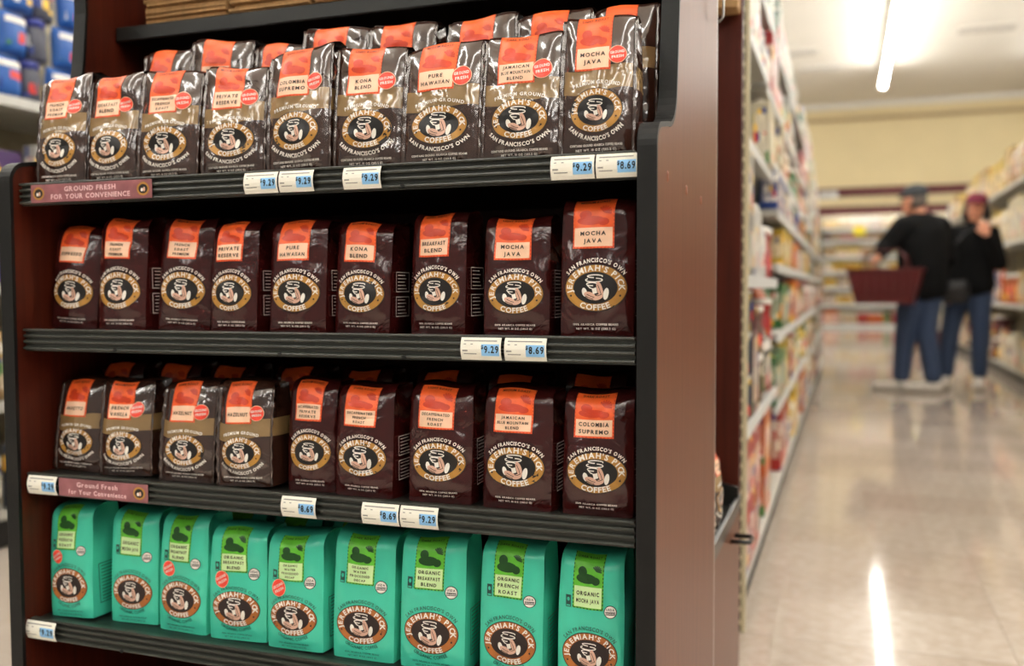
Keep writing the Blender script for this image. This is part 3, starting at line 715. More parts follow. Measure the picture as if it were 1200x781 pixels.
for ri, kind, lab, grp, xs, h in ((1, 'bean', 'maroon coffee bag standing behind the front row of the second shelf', 'coffee bags behind on the second shelf', (.33, .52, .84), .150),
        (2, 'bean', 'maroon coffee bag standing behind the front row of the third shelf', 'coffee bags behind on the third shelf', (.06, .17, .28, .40, .50, .61, .72, .84), .158),
        (3, 'green', 'turquoise coffee bag standing behind the front row of the lowest shelf', 'turquoise coffee bags behind on the lowest shelf', (.17, .28, .38, .49, .60, .72, .84), .158)):
    for k, x in enumerate(xs):
        back_bag(kind, x+.01*math.sin(k*5+ri), .135, SHZ[ri], .082, h+.006*math.sin(k*3.1), 800+ri*20+k, lab.split(' ')[0]+' back-row coffee bag on the '+('', 'second', 'third', 'lowest')[ri]+' shelf behind the '+min(FRONT[ri], key=lambda q: abs(q[0]-x))[1]+' bag', grp, ['COFFEE'])
# bags in the alcove that faces the aisle
for k, y in enumerate((.585, .69)):
    o = coffee_bag('ground', ['KONA', 'BLEND'], .088, .165, .056, 950+k, ['brown coffee bag facing the aisle, nearest the brown side panel, in the alcove', 'brown coffee bag facing the aisle, further inside the alcove'][k], 'coffee bags in the side alcove')
    o.rotation_euler = (0, 0, math.pi/2); o.location = (.892, y, .4185)

# price tags and printed strips in the rails
def price_tag(xl, xr, row, price, lab, curve=.0):
    z = LIPZ[row]-.0165; A = at(xl, at_y(row), 1, -.006); B = at(xr, at_y(row), 1, -.006); w = B[0]-A[0]; hh = .0136
    r = empty('price_tag', ((A[0]+B[0])/2, -.0052, z), 0, lab, 'price tag', 'shelf price tags'); V = []; Fc = []; n = 6
    pro = [(-hh+2*hh*i/n, -.0006-.0042*(1-((i/n)*2-1)**2)) for i in range(n+1)]
    for x in (-w/2, w/2):
        for zz, yy in pro: V.append((x, yy, zz))
        for zz, yy in pro: V.append((x, yy+.0006, zz))
    m = 2*(n+1); Fc += [(i, i+1, m+i+1, m+i) for i in range(n)]+[(n+1+i, m+n+1+i, m+n+2+i, n+2+i) for i in range(n)]
    for o_ in (0, m): Fc += [(o_+i, o_+n+1+i, o_+n+2+i, o_+i+1) for i in range(n)]
    Fc += [(0, m, m+n+1, n+1), (n, 2*n+1, m+2*n+1, m+n)]
    c = mesh('card', V, Fc, 'card', r)
    def put(name, VF, mat, off, par):
        v, f = VF; return mesh(name, [(x, -.0006-.0042*(1-(zz/hh)**2)-off, zz) for x, zz in v], f, mat, par)
    bx0, bx1 = w*.02, w*.46
    pb = put('price_box', gridr(bx0, bx1, -hh*.62, hh*.42, 1, 6), 'bluebox', .0003, c)
    put('price_lettering', joinp(text2d([price], (bx0+bx1)/2+w*.03, -hh*.02, hh*.86, .92, 'b', maxw=(bx1-bx0)*.86), text2d(['$'], bx0+w*.025, hh*.18, hh*.45, .9, 'b')), 'black', .0006, pb)
    L = [gridr(-w*.42, w*.40, hh*.66, hh*.76, 1, 1), gridr(-w*.42, -w*.36, hh*.38, hh*.46, 1, 1), gridr(-w*.25, -w*.19, hh*.38, hh*.46, 1, 1), gridr(-w*.45, -w*.32, -hh*.22, -hh*.10, 1, 1), gridr(-w*.42, -w*.10, -hh*.48, -hh*.40, 1, 1)]
    put('small_print', joinp(*L), 'greyink', .0003, c)
def at_y(row): return [205, 410, 600, 742][row]
for a in ((287, 326, 0, '9.29', 'white price tag reading 9.29 between Private Reserve and Colombia bags on the top rail'),
          (328, 368, 0, '9.29', 'white price tag reading 9.29 directly below the Colombia Supremo bag'),
          (403, 447, 0, '9.29', 'white price tag reading 9.29 below the Kona Blend bag'),
          (646, 697, 0, '9.29', 'white price tag reading 9.29 beside the topmost 8.69 tag'),
          (699, 748, 0, '8.69', 'white price tag reading 8.69 below the top-shelf Mocha Java bag'),
          (541, 588, 1, '9.29', 'white price tag reading 9.29 below the second-shelf Mocha Java and Breakfast Blend'),
          (592, 641, 1, '8.69', 'white price tag reading 8.69 on the second shelf rail'),
          (35, 68, 2, '9.29', 'white price tag reading 9.29 beside the mauve strip on the third rail'),
          (331, 371, 2, '8.69', 'white price tag reading 8.69 standing alone on the third rail'),
          (425, 468, 2, '8.69', 'white price tag reading 8.69 paired with a 9.29 tag on the third rail'),
          (470, 514, 2, '9.29', 'white price tag reading 9.29 below the Decaffeinated French Roast bag'),
          (31, 66, 3, '9.29', 'white price tag reading 9.29 on the lowest rail')): price_tag(*a)
def strip(xl, xr, row, lines, lab, discs):
    z = LIPZ[row]-.0165; A = at(xl, at_y(row), 1, -.006); B = at(xr, at_y(row), 1, -.006); w = B[0]-A[0]; hh = .0128
    r = empty('shelf_strip', ((A[0]+B[0])/2, -.0056, z), 0, lab, 'sign'); c = MB().box(-w/2, w/2, -.001, 0, -hh, hh, bev=.0003).build('card', 'mauve', r)
    def put(name, items, off):
        V = []; Fc = []; I = []; ms = []
        for k, ((v, f), mat) in enumerate(items):
            b = len(V); V += [(x, -.001-off-k*.0001, zz) for x, zz in v]; Fc += [tuple(i+b for i in q) for q in f]
            if mat not in ms: ms.append(mat)
            I += [ms.index(mat)]*len(f)
        mesh(name, V, Fc, ms, c, I)
    put('strip_lettering', [(text2d(lines, 0 if len(discs) == 2 else -w*.06, 0, hh*.74, 1.15, 'b', 1.12, maxw=w*.66), 'stripink')], .0003)
    for s_ in discs:
        x = s_*(w/2-hh*1.15); put('strip_emblem', [(disc(x, 0, hh*.82, hh*.72, 0, 24, 2), 'gold'), (disc(x, 0, hh*.6, hh*.5, 0, 20, 2), 'black'), (disc(x-hh*.15, -hh*.1, hh*.16, hh*.2, 0, 10, 1), 'white'), (disc(x+hh*.15, -hh*.05, hh*.15, hh*.25, 0, 10, 1), 'skinprint')], .0003)
strip(36, 178, 0, ['GROUND FRESH', 'FOR YOUR CONVENIENCE'], 'mauve printed strip with two emblems in the top shelf rail', (-1, 1))
strip(70, 174, 2, ['Ground Fresh', 'for Your Convenience'], 'mauve printed strip with one emblem in the third shelf rail', (1,))

# folded kraft bags on the upper shelf
kb = None
for si, (xl, xr, n, z0) in enumerate(((163, 262, 9, 0), (264, 362, 9, 0), (364, 470, 9, 0), (474, 600, 9, 0))):
    A = at(xl, 10, 1, .215); B = at(xr, 10, 1, .215); w = B[0]-A[0]
    for k in range(n):
        b = MB(); b.box(-.5, .5, -.1, .1, 0, .0052); b.box(-.5, .5, -.101, -.06, .0052, .0060); b.box(-.49, .49, -.102, -.098, .0012, .0040)
        if kb is None: kb = b.build('paper_bag', 'kraft'); o = kb
        else: o = link(kb.copy())
        o.scale = (w*(.97+.02*math.sin(k*3+si)), 1, 1); o.location = ((A[0]+B[0])/2+.003*math.sin(k*2.3+si), .328+.004*math.sin(k*4.1+si*2), UZ+.0004+k*.0064)
        o.rotation_euler = (0, 0, .012*math.sin(k*1.7+si))
        tag(o, 'folded brown kraft paper bag in '+['the stack at the left end of the black upper shelf', 'the second stack on the black upper shelf', 'the third stack on the black upper shelf', 'the fourth stack on the black upper shelf'][si].replace('left end', 'end'), 'paper bag', 'kraft paper bags stacked on the upper shelf')
# kraft carton standing on top bracket beside the panel
p0 = at(838, 14, 0, .945)
br = empty('wire_bracket', (.9385, .49, 1.30), 0, 'thin chrome wire bracket at the top of the brown side panel', 'bracket')
MB().tube([(0, 0, .10), (.010, 0, .04), (.008, 0, -.005), (.002, 0, -.012)], .002, 6).build('wire', 'steel', br)
A = at(838, 15, 1, .9)
MB().box(A[0], at(866, 15, 1, .9)[0], .88, AY1, A[2], TOPZ, bev=.003).build('header_block', 'kraft', cab)

# ------------------------------------------------------------------ grocery packages
def m_carton():
    b = MB(); b.box(-.5, .5, -.5, .5, 0, 1, 0, .012); b.box(-.40, .40, -.508, -.49, .12, .72, 1); b.box(-.42, .42, -.508, -.49, .80, .93, 2)
    b.box(-.49, .49, -.03, .03, .99, 1.004, 2); b.box(.49, .506, -.38, .38, .2, .8, 1); b.box(-.506, -.49, -.38, .38, .2, .8, 1); return b, ['print', 'print2', 'plain']
def m_can():
    b = MB(); b.lathe([(.46, 0), (.5, .02), (.485, .05), (.49, .06), (.49, .93), (.485, .95), (.5, .97), (.47, 1), (.45, .975)], 16, mis=[2, 2, 0, 0, 0, 2, 2, 2, 2]); return b, ['print', 'print2', 'steel']
def m_jar():
    b = MB(); b.lathe([(.42, 0), (.49, .03), (.5, .10), (.5, .16), (.502, .17), (.502, .62), (.5, .63), (.5, .70), (.40, .80), (.40, .82), (.44, .82), (.44, .985), (.41, 1)], 16, mis=[0, 0, 0, 1, 1, 1, 0, 0, 0, 2, 2, 2, 2]); return b, ['plain', 'print', 'lid']
def m_bottle():
    b = MB(); b.lathe([(.44, 0), (.5, .025), (.5, .14), (.505, .15), (.505, .52), (.5, .53), (.48, .60), (.30, .74), (.19, .82), (.18, .90), (.22, .90), (.22, .985), (.19, 1)], 14, mis=[0, 0, 1, 1, 1, 0, 0, 0, 0, 2, 2, 2, 2]); return b, ['plain', 'print2', 'lid']
def m_pouch():
    b = MB(); n, m = 10, 14; V = []; Fc = []
    for sgn in (-1, 1):
        for j in range(m+1):
            v = j/m; e = min(1, v*7+.25)*min(1, (1-v)*6+.02)
            for i in range(n+1):
                u = -1+2*i/n; V.append((.5*u*(.98+.02*math.cos(v*9)), sgn*(.004+.5*(1-u**4)*e*(.75+.25*math.sin(v*2.6+.3))), v))
    k = (n+1)*(m+1)
    for s_ in (0, 1):
        for j in range(m):
            for i in range(n): q = [s_*k+j*(n+1)+i, s_*k+j*(n+1)+i+1, s_*k+(j+1)*(n+1)+i+1, s_*k+(j+1)*(n+1)+i]; Fc.append(tuple(q))
    b.add(V, Fc, 0, True)
    for j in range(m):
        for i in (0, n): b.F.append((j*(n+1)+i, (j+1)*(n+1)+i, k+(j+1)*(n+1)+i, k+j*(n+1)+i)); b.I.append(0); b.S.append(False)
    for j in (0, m): b.F.append(tuple(j*(n+1)+i for i in range(n+1))+tuple(k+j*(n+1)+i for i in reversed(range(n+1)))); b.I.append(0); b.S.append(False)
    # printed front patch
    for x0, x1, z0, z1, mi in ((-.36, .36, .18, .62, 1), (-.38, .38, .70, .84, 2)):
        V = []; Fc = []
        for j in range(7):
            for i in range(7):
                u = (x0+(x1-x0)*i/6)*2; v = z0+(z1-z0)*j/6; e = min(1, v*7+.25)*min(1, (1-v)*6+.02)
                V.append((u/2, -(.022+.5*(1-u**4)*e*(.75+.25*math.sin(v*2.6+.3))), v))
        b.add(V, [(j*7+i, j*7+i+1, j*7+i+8, j*7+i+7) for j in range(6) for i in range(6)], mi, True)
    return b, ['print', 'print2', 'lid']
def m_canister():
    b = MB(); b.lathe([(.47, 0), (.5, .02), (.5, .10), (.49, .12), (.49, .55), (.45, .60), (.45, .72), (.49, .78), (.49, .87), (.515, .87), (.515, .97), (.49, .985), (.47, .97)], 18, mis=[0, 0, 0, 1, 0, 0, 0, 0, 2, 2, 2, 2]); return b, ['plain', 'print', 'lid']
PROTO = {}
for nm, fn in (('carton', m_carton), ('tin_can', m_can), ('jar', m_jar), ('bottle', m_bottle), ('pouch_bag', m_pouch), ('canister', m_canister)):
    b, ms = fn(); o = b.build(nm, ms); me = o.data; bpy.data.objects.remove(o); PROTO[nm] = me
COLS = {'red': (196, 34, 30), 'orange': (232, 108, 36), 'yellow': (236, 196, 60), 'cream': (236, 224, 190), 'white': (236, 234, 228), 'blue': (44, 78, 160), 'navy': (28, 46, 70), 'green': (60, 128, 62), 'sage': (126, 158, 140), 'brown': (110, 72, 44), 'maroon': (96, 24, 28), 'black': (34, 32, 32), 'tan': (204, 168, 110), 'purple': (96, 64, 130), 'pink': (226, 120, 130), 'grey': (160, 158, 152), 'lime': (160, 200, 70), 'skyblue': (36, 112, 214), 'slate': (72, 74, 96)}
KN = {'carton': 'carton', 'tin_can': 'tin can', 'jar': 'jar', 'bottle': 'bottle', 'pouch_bag': 'pouch', 'canister': 'canister'}
def product(kind, col, loc, size, rz, where, jit=.02):
    o = link(bpy.data.objects.new(kind, PROTO[kind])); o.location = loc; o.scale = size; o.rotation_euler = (0, 0, rz+random.uniform(-jit, jit))
    o.color = srgb(*[c*.76 for c in COLS[col]]); lab = col.replace('skyblue', 'sky blue')+' '+KN[kind]+' '+where
    return tag(o, lab, KN[kind], (col+' '+(KN[kind]+'s').replace('chs', 'ches')+' '+where)[:70])
SIZES = {'carton': ((.09, .16), (.05, .07), (.17, .26)), 'tin_can': ((.07, .085), None, (.10, .13)), 'jar': ((.07, .09), None, (.13, .17)), 'bottle': ((.065, .085), None, (.20, .26)), 'pouch_bag': ((.11, .15), (.05, .06), (.17, .22)), 'canister': ((.12, .14), None, (.15, .18))}

def gondola(x, sgn, y0, y1, shelves, depth, label, tops):
    """one bay of metal shelving; its front plane is x, facing sgn along X"""
    r = empty('shelving_bay', (x, y0, 0), 0, label, 'shelving', 'bays of metal grocery shelving'); L = y1-y0; X = lambda a, b: sorted((-sgn*a, -sgn*b))
    def bx(a, b, ya, yb, z0, z1, nm, mt, par=r):
        q = X(a, b); return MB().box(q[0], q[1], ya, yb, z0, z1).build(nm, mt, par)
    bx(depth, depth+.02, .001, L-.001, 0, tops, 'back_panel', 'backgrey'); bx(.02, depth, .001, L-.001, 0, .098, 'kick_plate', 'kick'); bd = bx(0, depth, 0.001, L-.001, .098, .115, 'base_deck', 'shelfgrey')
    bx(depth-.03, depth, .001, .029, 0, tops, 'upright', 'beige')
    for z, inset in shelves:
        s = bx(inset+.004, depth, .002, L-.002, z-.022, z-.003, 'shelf', 'shelfgrey'); bx(inset, inset+.006, .002, L-.002, z-.034, z+.0, 'price_channel', 'channel', s)
    return r
def fill(x, sgn, y0, y1, zs, ztop, inset, kinds, cols, where, depth_back=.0, stack=False, dens=1.0, smax=1.0):
    y = y0+.01
    while y < y1-.05:
        k = random.choice(kinds); c = random.choice(cols); (w0, w1), dd, (h0, h1) = SIZES[k]; rep = random.randint(1, 4); w = random.uniform(w0, w1)*smax; h = min(random.uniform(h0, h1)*smax, ztop-zs-.015); d = w if dd is None else random.uniform(*dd)
        rec = random.choice((.004, .004, .008, .02, .05))
        for _ in range(rep):
            if y+w > y1-.01: break
            lv = 0; z = zs+.0005
            while True:
                jt = .0 if k in ('carton', 'pouch_bag') else .3
                product(k, c, (x-sgn*(inset+rec+d/2), y+w/2, z), (w*.97, d, h), sgn*math.pi/2, where, jt); z += h+.001; lv += 1
                if not stack or z+h > ztop-.01 or k == 'pouch_bag' or k == 'bottle' or lv > 2: break
            y += w+.004
        y += random.uniform(.002, .012)
    return
# --- aisle shelving behind the cabinet, faces the shoppers
GX = .906
LV1 = [(.508, 0), (.897, .0), (1.276, .02), (1.624, .04), (1.98, .06)]; LV2 = [(.43, 0), (.70, 0), (.955, 0), (1.150, .0), (1.335, .02), (1.60, .04), (1.93, .06)]
lname = lambda i: ['lowest', 'second', 'third', 'fourth', 'fifth', 'sixth', 'seventh', 'topmost'][i]
bays = [(1.33, 2.45), (2.45, 3.62), (3.62, 4.79), (4.79, 5.96), (5.96, 7.13), (7.13, 8.30), (8.30, 9.40)]
for bi, (a, b) in enumerate(bays):
    lv = LV1 if bi == 0 else LV2
    gondola(GX, 1, a, b, lv, .42, ('first', 'second', 'third', 'fourth', 'fifth', 'sixth', 'last')[bi]+' bay of grey metal shelving along the aisle behind the coffee cabinet', 2.2)
# slotted post at the near end
ps = empty('slotted_post', (.893, 1.316, 0), 0, 'beige slotted steel post next to the dark red wood panel', 'post')
MB().box(.006, .017, -.006, .012, 0, 2.2).build('post_face', 'beige', ps); MB().box(-.010, .006, .004, .012, 0, 2.2).build('post_web', 'kick', ps)
for k in range(66): 
    if k == 0: rg = MB().box(-.009, .006, -.006, .003, 0, .008).build('rung', 'beige', ps); o = rg
    else: o = link(rg.copy()); o.parent = ps
    o.location = (0, 0, .02+k*.033)
# first bay, chosen to match
S1 = 'in the first aisle bay behind the coffee cabinet'
def line(kind, col, n, y, zs, w, d, h, rec, where, stack=1):
    for i in range(n):
        for q in range(stack): product(kind, col, (GX-rec-d/2, y+w/2+i*(w+.003), zs+.0005+q*(h+.001)), (w*.98, d, h), math.pi/2, where)
    return y+n*(w+.003)
wh = lambda s: s+' '+S1
y = line('carton', 'red', 3, 1.345, .115, .15, .10, .172, .004, wh('on the base'), 2); y = line('canister', 'red', 2, y, .115, .13, .13, .16, .03, wh('on the base'), 2); y = line('carton', 'orange', 2, y, .115, .12, .08, .17, .010, wh('on the base'), 2)
y = line('tin_can', 'navy', 3, 1.345, .508, .075, .075, .115, .004, wh('on the lowest shelf'), 3); y = line('carton', 'maroon', 2, y, .508, .08, .07, .30, .006, wh('on the lowest shelf')); y = line('canister', 'brown', 2, y, .508, .13, .13, .15, .010, wh('on the lowest shelf'), 2); y = line('pouch_bag', 'black', 2, y, .508, .12, .06, .22, .004, wh('on the lowest shelf')); y = line('canister', 'red', 1, y, .508, .10, .10, .16, .010, wh('on the lowest shelf'), 2)
y = line('carton', 'grey', 2, 1.345, .897, .10, .07, .160, .004, wh('on the second shelf'), 2); y = line('carton', 'white', 3, y, .897, .09, .06, .19, .006, wh('on the second shelf')); y = line('bottle', 'white', 3, y, .897, .085, .085, .23, .010, wh('on the second shelf')); y = line('canister', 'red', 2, y, .897, .12, .12, .17, .010, wh('on the second shelf'))
y = line('pouch_bag', 'white', 3, 1.345, 1.276, .13, .07, .19, .10, wh('on the third shelf')); y = line('pouch_bag', 'sage', 3, y, 1.276, .13, .07, .20, .09, wh('on the third shelf')); y = line('carton', 'cream', 2, y, 1.276, .11, .06, .20, .010, wh('on the third shelf'))
y = line('pouch_bag', 'white', 4, 1.75, 1.624, .13, .07, .24, .05, wh('on the fourth shelf')); y = line('carton', 'red', 2, 2.28, 1.98, .1, .06, .16, .07, wh('on the topmost shelf'))
WARM = ['red', 'orange', 'yellow', 'cream', 'white', 'white', 'tan', 'green', 'blue', 'brown', 'pink', 'cream']
for bi, (a, b) in enumerate(bays[1:], 1):
    lv = [(.115, 0)]+LV2
    for si, (z, ins) in enumerate(lv):
        zt = (lv[si+1][0]-.036) if si < len(lv)-1 else 2.2
        near = bi < 3
        pal = {0: ['red', 'blue', 'yellow', 'orange', 'white'], 1: ['red', 'brown', 'green', 'yellow'], 2: ['orange', 'red', 'white', 'green'], 6: ['white', 'white', 'pink', 'lime', 'red'], 7: ['white', 'white', 'sage', 'pink']}.get(si, WARM)
        big = zt-z
        kinds = ['tin_can', 'jar', 'carton'] if big < .2 else (['carton', 'bottle', 'pouch_bag', 'carton', 'canister'] if big < .4 else ['carton', 'canister', 'pouch_bag'])
        fill(GX, 1, a, b, z, zt, ins, kinds, pal, 'on the '+(('base' if si == 0 else lname(si-1)+' shelf'))+' of the '+('second', 'third', 'fourth', 'fifth', 'sixth', 'last')[bi-1]+' aisle bay', stack=big > .28, smax=1.0 if near else 1.35)
# small blade sign at the far end of the shelving
p = at(966, 227, 0, GX+.1)
sg = empty('aisle_flag_sign', (GX-.05, 9.0, 1.80), 0, 'small pale flag sign sticking out from the end of the aisle shelving', 'sign')
MB().box(0.02, .20, -.004, .004, -.03, .05, bev=.002).build('flag', 'channel', sg); MB().tube([(-.02, 0, .01), (.01, 0, .01)], .006, 6).build('bracket', 'steel', sg)

# --- shelving on the other side of the aisle
RX = 2.60; RLV = [(.712, 0), (1.306, 0), (1.869, .03)]
for bi, (a, b) in enumerate(((6.0, 7.22), (7.22, 8.44), (8.44, 9.66), (9.66, 10.88), (10.88, 12.10), (12.10, 13.32), (13.32, 14.54), (14.54, 15.76))):
    gondola(RX, -1, a, b, RLV, .42, ('first', 'second', 'third', 'fourth', 'fifth', 'sixth', 'seventh', 'last')[bi]+' bay of shelving across the aisle, beside the shoppers', 2.0)
    for si, (z, ins) in enumerate([(.115, 0)]+RLV):
        zt = [.712-.036, 1.306-.036, 1.869-.036, 2.25][si]
        pal = [['yellow', 'white', 'brown', 'tan', 'cream', 'maroon'], ['blue', 'white', 'tan', 'orange', 'blue', 'brown'], ['cream', 'white', 'yellow', 'tan', 'cream', 'white'], ['cream', 'tan', 'tan', 'cream', 'white', 'yellow']][si]
        if a < 16: fill(RX, -1, a, b, z, zt, ins, ['carton', 'carton', 'carton', 'pouch_bag', 'canister'], pal, 'on the '+['base', 'lowest shelf', 'second shelf', 'topmost shelf'][si]+' across the aisle, bay '+('one', 'two', 'three', 'four', 'five', 'six', 'seven', 'eight')[bi], stack=(si == 0), smax=1.75 if si else 1.5)
# --- shelves along the cream wall
bs = empty('wall_shelving', (0, BACKY-.3, 0), 0, 'long white wall shelving stocked with jars below the cream wall', 'shelving')
MB().box(.2, 5.2, .24, .29, 0, 2.5).build('back_panel', 'backgrey', bs); MB().box(.2, 5.2, -.02, .24, 0, .06).build('kick_plate', 'kick', bs)
for xx in (.62, 2.9, 5.1): MB().box(xx-.05, xx, -.04, .24, 0, 2.2).build('upright', pm('upright_green', srgb(36, 84, 52), .5) if xx == .62 else 'beige', bs)
BZ = [.078, .522, .90, 1.251, 1.59, 1.936, 2.192]
for z in BZ:
    s = MB().box(.63, 5.1, -.02, .24, z-.03, z).build('shelf', 'channel', bs); MB().box(.63, 5.1, -.035, -.02, z-.07, z+.006).build('price_channel', 'channel', s)
yl = MB().box(-.12, .12, -.006, 0, -.13, .07).build('sale_card', 'label_y' if 'label_y' in M else 'lime', None); yl.location = (1.41, BACKY-.34, 2.17); tag(yl, 'yellow sale card hanging from the top wall shelf', 'sign')
yl.data.materials.clear(); yl.data.materials.append(pm('card_yellow', srgb(246, 226, 60), .5))
for si, z in enumerate(BZ):
    x = .66; zt = (BZ+[2.53])[si+1]-.08
    pal = [['red', 'orange', 'cream', 'green', 'pink', 'red'], ['yellow', 'tan', 'cream', 'brown', 'red'], ['pink', 'red', 'brown', 'tan', 'yellow'], ['brown', 'cream', 'sage', 'yellow'], ['tan', 'cream', 'brown', 'yellow', 'sage'], ['tan', 'cream', 'pink', 'brown'], ['yellow', 'white', 'yellow', 'lime', 'cream']][si]
    while x < 2.75:
        k = random.choice(['jar', 'carton', 'tin_can', 'tin_can']) if si < 6 else random.choice(['bottle', 'carton', 'jar']); w = random.uniform(.075, .10); c = random.choice(pal); h = min((zt-z)*random.uniform(.72, .98), .3)
        for _ in range(random.randint(2, 4)):
            product(k, c, (x+w/2, BACKY-.3+.05, z+.0005), (w*.97, w*.97, h), 0, 'on the '+lname(si)+' wall shelf below the cream wall'); x += w+.004
cl = empty('shelf_canopy_light', (0, BACKY-.42, 2.58), 0, 'long lit canopy lamp above the topmost wall shelf below the maroon stripe', 'lamp')
MB().box(.63, 5.1, -.03, .40, .02, .05).build('canopy', 'channel', cl); MB().box(.63, 5.1, -.045, -.03, -.09, .05).build('valance', 'maroon', cl); MB().tube([(.7, .06, -.01), (5.0, .06, -.01)], .014, 8).build('tube', emat('canopy_tube', (1, .98, .94, 1), 45), cl)
# --- shelving in the next aisle, with blue bags
LX = -1.50
for bi, (a, b) in enumerate(((.30, 1.20), (1.20, 2.42), (2.42, 3.64))):
    gondola(LX, 1, a, b, [(.494, 0), (.886, 0), (1.516, .0)], .45, ['near', 'middle', 'far'][bi]+' bay of shelving with blue bags, red packs and pale shelf edges', 2.2)
S3 = 'in the bay beside the coffee cabinet'
for zi, z in enumerate((1.516, 1.668, 1.82)):
    yy = .85+.03*zi; q = 0
    while yy < 2.4:
        if q % 2 == 0:
            o = product('pouch_bag', 'skyblue', (LX-.06, yy+.062, z+.0005), (.122, .07, .148), math.pi/2, 'stacked on the shelf above red packs beside coffee cabinet', .08); yy += .13
        else:
            o = product('jar', 'slate', (LX-.09, yy+.05, z+.0005), (.10, .10, .150), math.pi/2, 'with blue lid stacked on the shelf above red packs beside coffee cabinet'); yy += .108
        q += 1
for z, zt, pal, nm in ((.886, 1.46, ['white', 'red', 'pink', 'white', 'purple'], 'second shelf'), (.494, .84, ['red', 'red', 'tan', 'white'], 'lowest shelf'), (.115, .45, ['purple', 'navy', 'brown', 'black'], 'base')):
    for a, b in ((.30, 1.20), (1.20, 2.42), (2.42, 3.0)): fill(LX, 1, a, b, z, zt, 0, ['pouch_bag', 'carton'], pal, 'on the '+nm+' '+S3+' with blue bags', stack=True, smax=1.1)
# blue jar lids
bm2 = PROTO['pouch_bag'].copy(); bm2.materials[0] = M['plain']; bm2.materials[1] = M['print']
for o in list(COL.objects):
    if o.get('label', '').startswith('sky blue'): o.data = bm2
lm = PROTO['jar'].copy(); lm.materials[2] = pm('lid_blue', srgb(30, 44, 130), .35)
for o in list(COL.objects):
    if o.name.startswith('jar') and 'with blue lid' in o.get('label', ''): o.data = lm

# ------------------------------------------------------------------ people
def _unit():
    V = [(0, 0, 1)]; nu, nv = 12, 8
    for j in range(1, nv):
        for i in range(nu): p = math.pi*j/nv; t = 2*math.pi*i/nu; V.append((math.sin(p)*math.cos(t), math.sin(p)*math.sin(t), math.cos(p)))
    V.append((0, 0, -1)); n = len(V)-1; Fc = [(0, 1+i, 1+(i+1) % nu) for i in range(nu)]
    for j in range(nv-2):
        for i in range(nu): a = 1+j*nu; Fc.append((a+i, a+nu+i, a+nu+(i+1) % nu, a+(i+1) % nu))
    a = 1+(nv-2)*nu; Fc += [(n, a+(i+1) % nu, a+i) for i in range(nu)]
    return np.array(V), Fc
UV_, UF_ = _unit()
class Blob:
    """overlapping balls, later fused into one surface"""
    def __init__(s): s.V = []; s.F = []; s.n = 0
    def to_mesh(s, me): me.from_pydata([tuple(v) for A in s.V for v in A.tolist()], [], s.F); me.update()
    def free(s): pass
def ball(bm, c, r, sx=1, sy=1, sz=1, rot=None):
    P = UV_*np.array([r*sx, r*sy, r*sz])
    if rot: P = P @ np.array(rot.to_3x3()).T
    bm.V.append(P+np.array(tuple(c))); bm.F += [tuple(i+bm.n for i in f) for f in UF_]; bm.n += len(UV_)
def limb(bm, pts, rs):
    for (a, b, ra, rb) in zip(pts[:-1], pts[1:], rs[:-1], rs[1:]):
        a = Vector(a); b = Vector(b); L = (b-a).length; n = max(2, int(L/(min(ra, rb)*.22)))
        for i in range(n+1): t = i/n; ball(bm, a.lerp(b, t), ra+(rb-ra)*t)
def solid(bm, name, mat, parent, vox, smooth=3):
    me = bpy.data.meshes.new(name); bm.to_mesh(me); bm.free(); o = bpy.data.objects.new(name, me); link(o)
    md = o.modifiers.new('r', 'REMESH'); md.mode = 'VOXEL'; md.voxel_size = vox
    ms = o.modifiers.new('s', 'SMOOTH'); ms.factor = .5; ms.iterations = smooth
    bpy.context.view_layer.update(); dg = bpy.context.evaluated_depsgraph_get(); nm = bpy.data.meshes.new_from_object(o.evaluated_get(dg))
    o.modifiers.clear(); o.data = nm; bpy.data.meshes.remove(me); nm.name = name
    nm.materials.clear(); nm.materials.append(M[mat]); nm.polygons.foreach_set('use_smooth', [True]*len(nm.polygons)); o.parent = parent; return o
def hand(bm, wrist, palm_dir, side_dir, curl_dir, L=.175, curl=.8):
    w = Vector(wrist); d = Vector(palm_dir).normalized(); s = Vector(side_dir).normalized(); c = Vector(curl_dir).normalized()
    for i in range(5): ball(bm, w+d*(.02+.016*i), .026, 1, 1, 1) if i < 2 else [ball(bm, w+d*(.02+.016*i)+s*q, .018) for q in (-.026, -.009, .009, .026)]
    for k, (off, ln) in enumerate(((-.030, .066), (-.010, .076), (.010, .072), (.029, .056))):
        p = w+d*.088+s*off; a = 0.; pts = [p]
        for j in range(3): a += curl*(.5+.25*j); p = p+(d*math.cos(a)+c*math.sin(a))*ln*(.42, .33, .25)[j]; pts.append(p)
        limb(bm, pts, [.0098, .0092, .0085, .0075])
    t0 = w+d*.03-s*.028; t1 = t0+(d*.6-s*.8+c*.2).normalized()*.035; t2 = t1+(d*.9-s*.1+c*.5).normalized()*.03; limb(bm, [t0, t1, t2], [.014, .0115, .009])
